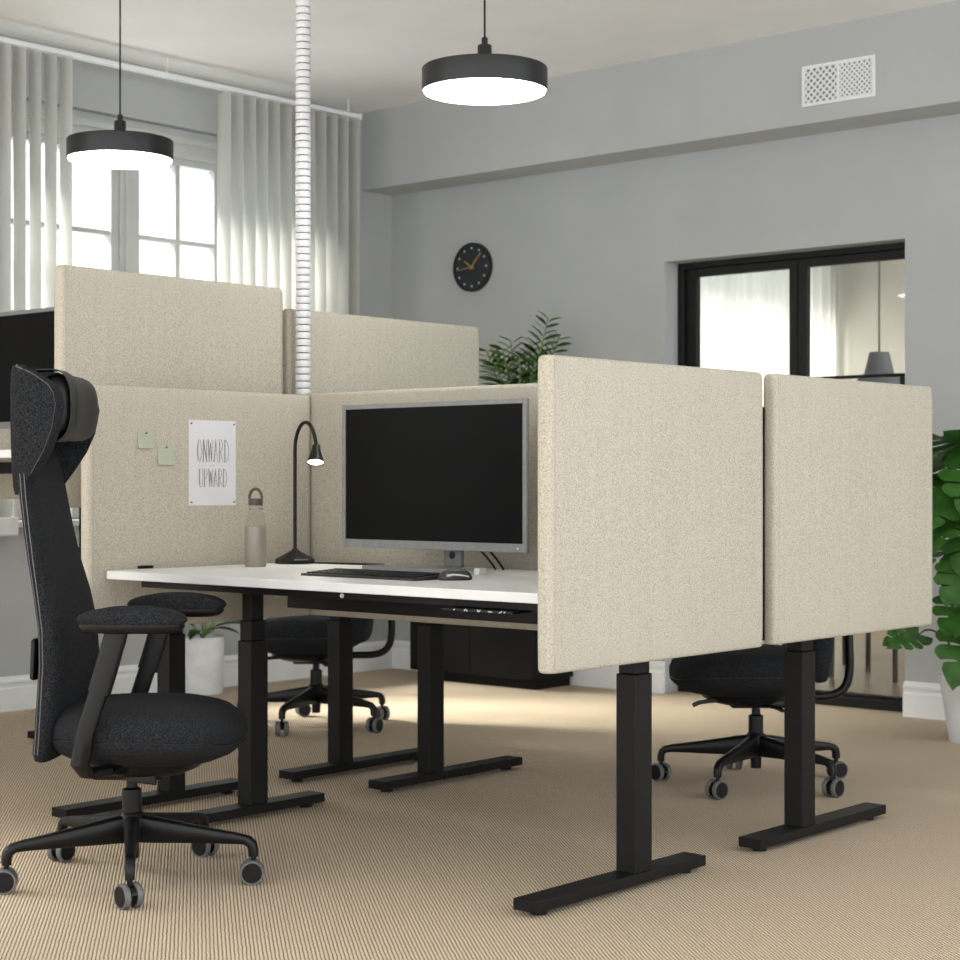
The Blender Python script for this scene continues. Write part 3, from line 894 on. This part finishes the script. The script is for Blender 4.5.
t = thing('air_vent', 'white square-lattice air vent on the grey beam', 'vent', (-1.379, YB, 2.607))
hw, h = .174, .174
bm = bmesh.new()
for a in ((-hw, hw, 0, .014), (-hw, hw, h - .014, h), (-hw, -hw + .014, .014, h - .014), (hw - .014, hw, .014, h - .014), (-.006, .006, .014, h - .014)):
    box(a[0], a[1], -.012, 0, a[2], a[3], .002, bm=bm)
obj('frame', bm, 'white_trim', t)
obj('duct_back', box(-hw + .014, hw - .014, -.003, -.001, .014, h - .014), 'vent_back', t)
def lattice(x0, x1, z0, z1, pitch, wd, y):
    bm = bmesh.new()
    for s in (1, -1):
        c = -1.0
        while c < 1.0:
            # line z = z0 + s*(x-x0) + c
            pts = []
            for x in (x0, x1):
                z = z0 + s * (x - x0) + c
                pts.append((x, z))
            (xa, za), (xb, zb_) = pts
            # clip
            ts = [0.0, 1.0]
            lo_, hi_ = 0.0, 1.0
            dz = zb_ - za
            t1, t2 = (z0 - za) / dz, (z1 - za) / dz
            if t1 > t2: t1, t2 = t2, t1
            lo_, hi_ = max(lo_, t1), min(hi_, t2)
            if hi_ - lo_ > .03:
                A = Vector((xa + (xb - xa) * lo_, za + dz * lo_)); B_ = Vector((xa + (xb - xa) * hi_, za + dz * hi_))
                d_ = (B_ - A).normalized(); n_ = Vector((-d_.y, d_.x)) * wd
                q = [A + n_, B_ + n_, B_ - n_, A - n_]
                yy = y + (.001 if s > 0 else 0)
                loft([[(v.x, yy - .003, v.y) for v in q], [(v.x, yy, v.y) for v in q]], bm=bm)
            c += pitch
    return bm
o = obj('lattice', lattice(-hw + .014, -.006, .014, h - .014, .0300, .0040, -.004), 'white_trim', t); o['kind'] = 'stuff'
o = obj('lattice', lattice(.006, hw - .014, .014, h - .014, .0235, .0036, -.004), 'white_trim', t); o['kind'] = 'stuff'

# ------------------------------------------------------------------ cabinet and plants
t = thing('cabinet', 'low black cabinet against the back wall', 'cabinet', (-3.37, 3.72, 0))
obj('body', box(-.405, .402, -.137, .155, .045, .74, .003), 'cabinet_black', t)
obj('plinth', box(-.385, .385, -.12, .15, 0, .045), 'cabinet_black', t)
obj('top', box(-.410, .407, -.162, .157, .74, .762, .003), 'cabinet_black', t)
for k in range(2):
    dd = obj('door', box(-.403 + .4025 * k, -.003 + .4025 * k, -.157, -.137, .05, .735, .002), 'cabinet_black', t)
    obj('handle', box(-.05 + .09 * k, -.04 + .09 * k, -.172, -.157, .5, .62, .002), 'black_metal', dd)

def leaf_mesh(L, Wd, mat, nx=10, fold=.15, droop=.25, shape=1.0):
    bm = bmesh.new()
    rows = []
    for i in range(nx + 1):
        s = i / nx
        wv = Wd * (math.sin(PI * s ** shape) ** .8 if 0 < s < 1 else 0.02)
        z = -droop * L * s * s
        rows.append([(s * L, -wv, z + fold * wv), (s * L, -wv * .5, z + fold * wv * .35), (s * L, 0, z), (s * L, wv * .5, z + fold * wv * .35), (s * L, wv, z + fold * wv)])
    v = [[bm.verts.new(p) for p in r] for r in rows]
    for a, b in zip(v[:-1], v[1:]):
        for i in range(4):
            bm.faces.new((a[i], a[i + 1], b[i + 1], b[i]))
    r = bmesh.ops.solidify(bm, geom=bm.faces[:], thickness=.0008)
    return mesh(bm, mat, True, 60)

def aim(o, loc, direction, roll=0.0):
    d = Vector(direction).normalized()
    up = Vector((0, 0, 1))
    y = up.cross(d)
    if y.length < 1e-3: y = Vector((0, 1, 0))
    y.normalize(); z = d.cross(y)
    m = Matrix((d, y, z)).transposed().to_4x4() @ Matrix.Rotation(roll, 4, 'X')
    o.matrix_local = Matrix.Translation(loc) @ m

# ZZ plant on the cabinet
t = thing('potted_foliage_plant', 'feathery green plant above the desk divider near the clock', 'plant', (-3.09, 3.62, .762))
obj('pot', lathe([(0, 0), (.085, 0), (.105, .20), (.110, .205), (.110, .225), (.100, .225), (.096, .19), (0, .19)], 32), 'pot_dark', t, True)
obj('soil', lathe([(0, .190), (.096, .190), (.09, .198), (0, .203)], 24), 'soil', t)
LZ = leaf_mesh(.100, .019, 'leaf_zz', 6, .2, .1, 1.0)
rt = Vector((.753, .658, 0)); fw = Vector((-.658, .753, 0))
def zz(ex, ef, h, n, lean=.3):
    base = rt * ex * .08 + fw * ef * .08 + Vector((0, 0, .19))
    tip = rt * ex + fw * ef + Vector((0, 0, h))
    mid1 = base + Vector((0, 0, h * .45)) + rt * ex * .1
    mid2 = tip - Vector((rt * ex * .3 + fw * ef * .3)) - Vector((0, 0, h * .18))
    pts = bez(base, mid1, mid2, tip, 18)
    obj('stem', tube(pts, [.009 - .0065 * i / 18 for i in range(19)], 7), 'stem_zz', t, True)
    for i in range(n):
        f = .30 + .68 * i / (n - 1)
        k = min(17, int(f * 18)); fr = f * 18 - k
        p = pts[k].lerp(pts[k + 1], fr)
        tg = (pts[k + 1] - pts[k]).normalized()
        side = tg.cross(fw).normalized() * (1 if i % 2 else -1)
        d = (side * .8 + tg * .55 + fw * random.uniform(-.5, .3)).normalized()
        o = link('leaflet', LZ, t)
        aim(o, p, d, random.uniform(-.6, .6))
        s = (1.15 - .45 * abs(f - .55) / .45) * random.uniform(.85, 1.1)
        o.scale = (s, s, s)
zz(.13, -.06, 1.03, 28); zz(.19, .02, .95, 24); zz(.05, .05, .92, 24); zz(-.09, -.05, .88, 24); zz(-.17, .03, .88, 24); zz(-.01, -.08, .84, 24); zz(.07, -.05, .86, 24); zz(-.05, .06, .93, 24); zz(.12, .06, .82, 22); zz(-.12, -.02, .80, 22)

# green plant in the stoneware pot by the window wall
t = thing('potted_plant', 'broad-leaved green plant in pale pot by the window wall', 'plant', (-4.09, 2.47, 0))
obj('pot', lathe([(0, 0), (.092, 0), (.097, .01), (.101, .255), (.099, .268), (.088, .268), (.086, .24), (0, .24)], 36), 'pot_concrete', t, True)
obj('soil', lathe([(0, .240), (.0855, .240), (0, .25)], 24), 'soil', t)
LP = leaf_mesh(.20, .038, 'leaf', 10, .25, .35, .8)
for k, (ang, el, s, hh) in enumerate(((-2.6, .9, .9, .07), (-1.2, .4, .8, .09), (-.2, .9, 1.0, .10), (.7, .5, 1.0, .07), (1.5, .35, 1.25, .09), (2.4, 1.0, .8, .1), (-.7, .2, .75, .06), (.15, .3, .8, .06), (3.0, 1.2, .8, .12), (1.1, 1.1, .9, .12))):
    d = Vector((math.cos(ang) * .55, math.sin(ang) * 1.0, 0))
    if d.x < -.2: d.x = -.2
    st = Vector((0, 0, .24)); en = d * .07 + Vector((0, 0, .24 + hh))
    obj('stem', tube(bez(st, st + Vector((0, 0, .05)), en - Vector((0, 0, .03)), en, 6), .004, 6), 'stem_zz', t)
    o = link('leaf', LP, t)
    aim(o, en, (d.x, d.y, el * .5), 0); o.scale = (s, s, s)

# monstera
def monstera_mesh():
    # heart outline with deep side splits, built as strips from the midrib
    bm = bmesh.new()
    L = .24
    half = 18
    def wid(s):
        return .125 * (math.sin(PI * min(1, (s * .93 + .07)) ** .75) ** .7)
    for side in (1, -1):
        segs = [(-.02, .28), (.30, .49), (.52, .70), (.725, 1.0)]
        for (a, b) in segs:
            pts = []
            n = 4
            m = 4
            grid = []
            for j in range(n + 1):
                q = j / n
                row = []
                for i in range(m + 1):
                    s = a + (b - a) * i / m
                    # roots of the lobes stay joined along the inner third
                    if q < .34:
                        aa = max(0, a - .018); bb = min(1, b + .018)
                        s = aa + (bb - aa) * i / m
                    wv = wid(min(1, max(0.0, (a + b) / 2 + (s - (a + b) / 2) * .8)))
                    taper = 1 - .16 * abs(2 * i / m - 1) ** 2 * (q ** 2)
                    y = side * wv * q * taper
                    x = L * (s - .10 * q * (0.9 - s) + .10 * q * q * s)
                    if a < 0: x -= .05 * q * L * (1 - i / m) * 2.2
                    z = -.20 * L * s * s + .10 * abs(y) - .9 * y * y
                    row.append(bm.verts.new((x, y, z)))
                grid.append(row)
            for r0, r1 in zip(grid[:-1], grid[1:]):
                for i in range(m):
                    bm.faces.new((r0[i], r0[i + 1], r1[i + 1], r1[i]))
    bmesh.ops.remove_doubles(bm, verts=bm.verts[:], dist=.0008)
    bmesh.ops.recalc_face_normals(bm, faces=bm.faces[:])
    bmesh.ops.solidify(bm, geom=bm.faces[:], thickness=.0009)
    return mesh(bm, 'leaf', True, 60)
LM = monstera_mesh()
mx, my = -.625, 3.385
t = thing('potted_monstera', 'tall monstera with split leaves in white pot at right edge', 'plant', (mx, my, 0))
obj('pot', lathe([(0, 0), (.098, 0), (.102, .008), (.132, .215), (.138, .235), (.138, .258), (.126, .258), (.122, .22), (0, .22)], 40), 'pot_concrete', t, True)
obj('soil', lathe([(0, .220), (.1215, .220), (0, .232)], 24), 'soil', t)
# leaf centres in world space (r = across the view, h = height, dep = towards the camera)
ML = [(-.06, 1.15, .05, .95, (-.5, .3)), (-.17, 1.08, .0, .8, (-.8, .0)), (.06, 1.14, .1, 1.0, (.5, .2)), (-.02, 1.02, .15, 1.0, (-.2, -.4)),
      (-.14, .95, .10, .95, (-.7, -.4)), (.10, .93, .15, 1.0, (.4, -.3)), (-.05, .85, .18, 1.0, (-.4, -.7)), (.03, .74, .15, .9, (.1, -.8)),
      (-.19, .72, .0, .6, (-.8, -.5)), (.12, .80, .0, .9, (.7, -.3)), (-.07, .55, .14, .85, (-.4, -.3)), (-.05, .42, .20, 1.0, (-.45, -.55)),
      (.06, .47, .2, .9, (.4, -.5)), (-.27, .41, .05, .50, (-.9, -.1)), (.18, .62, .1, .8, (.8, -.2)), (-.10, .68, .22, .75, (-.5, -.6)),
      (.02, 1.16, -.05, .9, (.1, .5)), (.15, 1.05, -.1, .9, (.7, .3)), (-.10, 1.0, -.12, .8, (-.6, .1)), (.0, .62, -.1, .8, (-.1, -.4)),
      (-.16, .86, .12, .7, (-.6, -.6)), (-.01, .93, .2, .8, (-.5, -.5))]
for (r, h, dp, s, (dr, dz)) in ML:
    c = rt * r - fw * dp + Vector((0, 0, h))
    d = (rt * dr - fw * .55 + Vector((0, 0, dz))).normalized()
    st0 = c - d * .11 * s
    base = Vector((r * .15, -dp * .15, .22))
    sag = Vector((0, 0, (h - .22) * .55))
    obj('stem', tube(bez(base, base + sag, st0 - d * .08 + Vector((0, 0, .06)), st0, 10), [.0055 - .0025 * i / 10 for i in range(11)], 6), 'stem', t, True)
    o = link('leaf', LM, t)
    aim(o, st0, d, random.uniform(-.5, .5))
    o.scale = (s * 1.3, s * 1.3, s * 1.3)

# ------------------------------------------------------------------ office chairs
ARM = None
def arm_mesh():
    # local +x outwards from the hub; ends with a bend down to the caster pin
    rings = []
    prof = [(.020, .130, .021, .036), (.06, .127, .019, .033), (.14, .121, .016, .025), (.22, .115, .0138, .018), (.275, .111, .0125, .0135), (.298, .107, .0125, .0125), (.310, .098, .0125, .0125), (.314, .085, .012, .012), (.314, .068, .0115, .0115)]
    for i, (x, z, hw_, hh) in enumerate(prof):
        if i < 5: tx, tz = 1, 0
        elif i == 5: tx, tz = .85, -.5
        elif i == 6: tx, tz = .5, -.85
        else: tx, tz = 0, -1
        nx_, nz_ = -tz, tx
        ring = []
        for k in range(12):
            a = 2 * PI * k / 12
            c, s = math.cos(a), math.sin(a)
            c = math.copysign(abs(c) ** .5, c); s = math.copysign(abs(s) ** .5, s)
            ring.append((x + nx_ * s * hh, hw_ * c, z + nz_ * s * hh))
        rings.append(ring)
    return mesh(loft(rings), 'black_plastic', True, 50)
ARM = arm_mesh()
def ymesh(prof, mat, seg=24):
    bm = lathe(prof, seg)
    bmesh.ops.rotate(bm, verts=bm.verts[:], cent=(0, 0, 0), matrix=Matrix.Rotation(PI / 2, 3, 'X'))
    return mesh(bm, mat, True, 40)
WH = ymesh([(0, -.009), (.0235, -.009), (.0255, -.007), (.0255, .007), (.0235, .009), (0, .009)], 'black_plastic')
TY = ymesh([(.0250, -.0075), (.0285, -.0075), (.030, -.005), (.030, .005), (.0285, .0075), (.0250, .0075)], 'grey_rubber')
def hood_mesh():
    bm = bmesh.new()
    ring = []
    for i in range(13):
        a = PI * .05 + PI * .95 * i / 12
        ring.append((.025 * math.cos(a), .030 + .025 * math.sin(a)))
    ring += [(-.012, .03), (.012, .026)]
    loft([[(x, -.0075, z) for x, z in ring], [(x, .0075, z) for x, z in ring]], bm=bm)
    merge(bm, lathe([(.007, .05), (.007, .075)], 12))
    return mesh(bm, 'black_plastic', True, 40)
HD = hood_mesh()

def seat_rings(levels, n=40):
    rs = []
    for z, s, sh in levels:
        ring = []
        for i in range(n):
            a = 2 * PI * i / n
            c, q = math.cos(a), math.sin(a)
            p = 2.7
            x = .242 * math.copysign(abs(c) ** (2 / p), c)
            y = .250 * math.copysign(abs(q) ** (2 / p), q) * (1 - .06 * (x < 0) * (abs(x) / .242))
            # waterfall front
            dz = -.022 * max(0, x / .242) ** 3 * sh
            ring.append((.040 + x * s, y * s, z + dz))
        rs.append(ring)
    return rs

def chair_base(t, base_rot, swivels):
    obj('hub', lathe([(0, .055), (.017, .055), (.019, .10), (.034, .105), (.036, .150), (.030, .168), (.026, .172), (0, .172)], 28), 'black_plastic', t, True)
    col = obj('gas_column', lathe([(0, .170), (.0245, .170), (.0245, .228), (.020, .231), (.014, .233), (.014, .268), (0, .268)], 28), 'black_plastic', t, True)
    for k in range(5):
        a = base_rot + k * 2 * PI / 5
        o = link('base_arm', ARM, t); o.rotation_euler = (0, 0, a)
        c = thing_part('caster', t)
        c.data = HD
        c.location = (.314 * math.cos(a), .314 * math.sin(a), 0)
        c.rotation_euler = (0, 0, swivels[k])
        for s in (-1, 1):
            w_ = link('wheel', WH, c); w_.location = (-.004, s * .0165, .030)
            y_ = link('tyre', TY, c); y_.location = (-.004, s * .0165, .030)

def thing_part(name, parent):
    o = bpy.data.objects.new(name, HD)
    COL.objects.link(o); o.parent = parent
    return o

def chair_seat(t):
    obj('seat', loft(seat_rings([(.306, .60, 0), (.316, .74, .3), (.338, .90, .6), (.362, .985, .9), (.374, 1.0, 1), (.378, .992, 1), (.382, 1.0, 1), (.405, 1.0, 1), (.425, .965, 1), (.440, .88, .9), (.449, .72, .7), (.454, .45, .4), (.455, .12, 0)])), 'fabric', t, True, 80)
    obj('seat_pan', loft(seat_rings([(.268, .30, 0), (.275, .42, 0), (.290, .56, 0), (.308, .60, 0)])), 'black_plastic', t, True, 60)
    rr = seat_rings([(.378, .9945, 1)], 60)[0]
    obj('seat_seam', tube(rr + rr[:1], .0016, 6, cap=False), 'black_plastic', t, True)
    obj('mechanism', box(-.09, .09, -.06, .06, .258, .285, .008), 'black_plastic', t, True)

def armrest(t, s):
    ya = s * .262
    obj('arm_post', bm_sweep([(-.018, ya, .500), (.000, ya, .560), (.020, ya, .630), (.024, ya, .650)], .027, .015), 'black_plastic', t, True, 40)
    obj('arm_bracket', bm_sweep([(.03, s * .12, .306), (-.02, s * .18, .303), (-.055, s * .235, .304), (-.064, ya, .330), (-.052, ya, .40), (-.018, ya, .505)], .022, .012), 'black_plastic', t, True, 40)
    pad = []
    for z, sc_ in ((.660, .84), (.663, .94), (.671, .99), (.684, 1.0), (.694, .95), (.701, .84), (.705, .6), (.7065, .2)):
        pad.append([(.060 + x * sc_, ya + y * sc_, z - .010 * (x / .133) ** 4 * (z > .68)) for x, y, _ in superring(0, 0, 0, .133, .044, 2.4, 36)])
    p = obj('arm_pad', loft(pad), 'fabric', t, True, 80)
    tray = []
    for z, sc_ in ((.642, .70), (.646, .86), (.656, .95), (.663, .95)):
        tray.append([(.060 + x * sc_, ya + y * sc_, z) for x, y, _ in superring(0, 0, 0, .133, .044, 2.4, 36)])
    obj('pad_tray', loft(tray), 'black_plastic', p, True, 60)

def bm_sweep(pts, hx_, hy_):
    # flat bar swept along pts lying about the x-z plane: hx_ in the travel plane, hy_ across
    P_ = [Vector(p) for p in pts]
    rings = []
    for i, p in enumerate(P_):
        a = P_[max(0, i - 1)]; b = P_[min(len(P_) - 1, i + 1)]
        tg = (b - a).normalized()
        side = Vector((0, 1, 0))
        if abs(tg.y) > .8: side = Vector((0, 0, 1))
        side = (side - tg * side.dot(tg)).normalized()
        nn = tg.cross(side)
        ring = []
        for k in range(16):
            an = 2 * PI * k / 16
            c, q = math.cos(an), math.sin(an)
            c = math.copysign(abs(c) ** .45, c); q = math.copysign(abs(q) ** .45, q)
            ring.append(tuple(p + nn * c * hx_ + side * q * hy_))
        rings.append(ring)
    return loft(rings)

def slab_rings(levels, n=40, curve=.0):
    rs = []
    for z, xr, th, wd in levels:
        ring = []
        for i in range(n):
            a = 2 * PI * i / n
            c, q = math.cos(a), math.sin(a)
            y = wd * math.copysign(abs(q) ** (2 / 4.5), q)
            x = xr + th / 2 + th / 2 * math.copysign(abs(c) ** (2 / 2.6), c) + curve * (y / .2) ** 2
            ring.append((x, y, z))
        rs.append(ring)
    return rs

# high-back chair in front
t = thing('office_chair', 'black high-back office chair with winged headrest at left', 'chair', (-1.155, -.245, 0), math.radians(39.0), 'black swivel office chairs')
br = math.radians(33 - 39.0)
chair_base(t, br, [math.radians(a) for a in (10, 150, 60, 10, -48)])
chair_seat(t)
LEV = [(.316, -.205, .030, .150), (.322, -.212, .050, .178), (.340, -.216, .062, .190), (.40, -.210, .070, .198), (.48, -.204, .076, .205), (.56, -.199, .078, .208), (.64, -.201, .074, .206), (.72, -.212, .068, .202), (.80, -.224, .054, .197), (.88, -.236, .048, .190), (.96, -.247, .045, .182), (1.02, -.254, .042, .175), (1.08, -.256, .036, .168), (1.10, -.256, .03, .15)]
obj('backrest', loft(slab_rings(LEV, 44, .004)), 'fabric', t, True, 80)
for s in (-1, 1):
    for off in (.016, .026):
        pts = []
        for z, xr, th, wd in LEV[2:12]:
            cc = min(1, abs(off - th / 2) / (th / 2)) ** 1.3
            pts.append((xr + off + .004, s * (wd * max(0.0, 1 - cc * cc) ** (1 / 4.5) + .0004), z))
        obj('seam', tube(pts, .0013, 6), 'stitch', t, True)
obj('lumbar_knob', loft(slab_rings([(.49, -.222, .012, .03), (.495, -.226, .016, .036), (.585, -.222, .016, .036), (.59, -.218, .012, .03)], 20)), 'black_plastic', t, True).location = (.016, -.150, .03)
# winged headrest
HL = [(.968, .012, .150), (.985, .030, .164), (1.028, .058, .176), (1.077, .088, .183), (1.125, .108, .187), (1.185, .119, .188), (1.215, .113, .188), (1.234, .100, .187), (1.255, .070, .184), (1.270, .042, .180), (1.280, .018, .174), (1.284, .006, .168)]
rings = []
for z, wg, b in HL:
    xr = -.262
    r_ = .035
    path = []
    # outer path: wing tip (-y) -> back -> wing tip (+y)
    def upath(off):
        bb = b - off; x0 = xr + off
        pts = []
        tip = x0 + max(wg, r_ * .5) - off * .3
        rr = max(.006, r_ - off)
        n1 = 6
        for i in range(n1):
            pts.append((tip + (x0 + rr - tip) * i / n1 if tip > x0 + rr else x0 + rr, -bb - .010 * (1 - i / n1) * (wg / .12)))
        for i in range(5):
            a = PI * 1.5 - (PI / 2) * i / 4
            pts.append((x0 + rr + rr * math.cos(a), -bb + rr + rr * math.sin(a)))
        for i in range(1, 8):
            pts.append((x0, (-bb + rr) + (2 * (bb - rr)) * i / 8))
        for i in range(5):
            a = PI - (PI / 2) * i / 4
            pts.append((x0 + rr + rr * math.cos(a), bb - rr + rr * math.sin(a)))
        for i in range(1, n1 + 1):
            pts.append((x0 + rr + (tip - x0 - rr) * i / n1 if tip > x0 + rr else x0 + rr, bb + .010 * (i / n1) * (wg / .12)))
        return pts
    outer, inner = upath(0), upath(.026)
    rings.append([(x, y, z) for x, y in outer] + [(x, y, z) for x, y in inner[::-1]])
hr = obj('headrest', loft(rings), 'fabric', t, True, 60)
for s in (-1, 1):
    pts = [(-.262 + max(wg, .018) + .0005, s * (b + .010 * wg / .12 - .004), z) for z, wg, b in HL]
    obj('headrest_piping', tube(pts, .0022, 6), 'stitch', hr, True)
# neck pillow
pr_ = []
for i in range(21):
    f = i / 20
    y = -.156 + .312 * f
    e = 1 - abs(2 * f - 1) ** 6
    rx_, rz_ = .052 * (.35 + .65 * e), .083 * (.55 + .45 * e)
    ring = []
    for k in range(24):
        a = 2 * PI * k / 24
        c, q = math.cos(a), math.sin(a)
        ring.append((-.166 + .010 * (2 * f - 1) ** 2 + rx_ * math.copysign(abs(c) ** .8, c), y, 1.185 + rz_ * math.copysign(abs(q) ** .7, q)))
    pr_.append(ring)
pl = obj('neck_pillow', loft(pr_), 'black_soft', t, True, 60)
st_ = []
for i in range(25):
    a = 2 * PI * i / 24
    c, q = math.cos(a), math.sin(a)
    st_.append((-.166 + .0495 * math.copysign(abs(c) ** .8, c) - (.040 if c < 0 else 0), 1.186 + .087 * math.copysign(abs(q) ** .75, q)))
for yc in (-.110,):
    rr = []
    for x, z in st_:
        nx_, nz_ = x + .166, (z - 1.186) * .5
        l_ = math.hypot(nx_, nz_) or 1
        ox_, oz_ = nx_ / l_ * .003, nz_ / l_ * .003
        rr.append([(x, yc - .038, z), (x, yc + .038, z), (x + ox_, yc + .038, z + oz_), (x + ox_, yc - .038, z + oz_)])
    obj('pillow_strap', loft(rr, True, False), 'black_soft', pl, True, 60)
armrest(t, -1); armrest(t, 1)
obj('height_lever', bm_sweep([(-.01, -.05, .272), (.03, -.09, .270), (.085, -.11, .268)], .012, .004), 'black_plastic', t, True)

# low-back chairs at the far desks
def low_chair(label, loc, face, base_deg, sw):
    t = thing('office_chair', label, 'chair', loc, math.radians(face), 'black swivel office chairs')
    chair_base(t, math.radians(base_deg - face), [math.radians(a) for a in sw])
    chair_seat(t)
    lv = [(.352, -.205, .030, .150), (.358, -.218, .060, .178), (.380, -.228, .082, .195), (.45, -.236, .088, .205), (.55, -.244, .080, .210), (.66, -.252, .068, .206), (.78, -.266, .054, .192), (.86, -.272, .044, .175), (.885, -.272, .030, .155), (.892, -.266, .014, .13)]
    obj('backrest', loft(slab_rings(lv, 44, .012)), 'fabric', t, True, 80)
    p = [(-.02, 0, .292), (-.12, 0, .290)] + [tuple(v) for v in bez((-.20, 0, .290), (-.29, 0, .290), (-.312, 0, .32), (-.310, 0, .41), 8)] + [(-.306, 0, .52), (-.295, 0, .60), (-.262, 0, .64)]
    obj('back_tube', tube(p, .0145, 12), 'black_plastic', t, True)
    obj('tilt_lever', bm_sweep([(.10, .09, .292), (.17, .12, .290), (.205, .14, .288), (.225, .15, .280)], .007, .005), 'black_plastic', t, True)
    obj('height_lever', bm_sweep([(-.02, .06, .270), (-.05, .14, .268), (-.06, .19, .266)], .010, .004), 'black_plastic', t, True)
low_chair('black low-back office chair under the right-hand far desk', (-.739, 2.0, 0), 221, 64, (20, 70, 130, 215, 45))
low_chair('black low-back office chair far back near the window wall', (-2.86, 2.03, 0), 221, 3, (60, 130, 20, 200, 100))
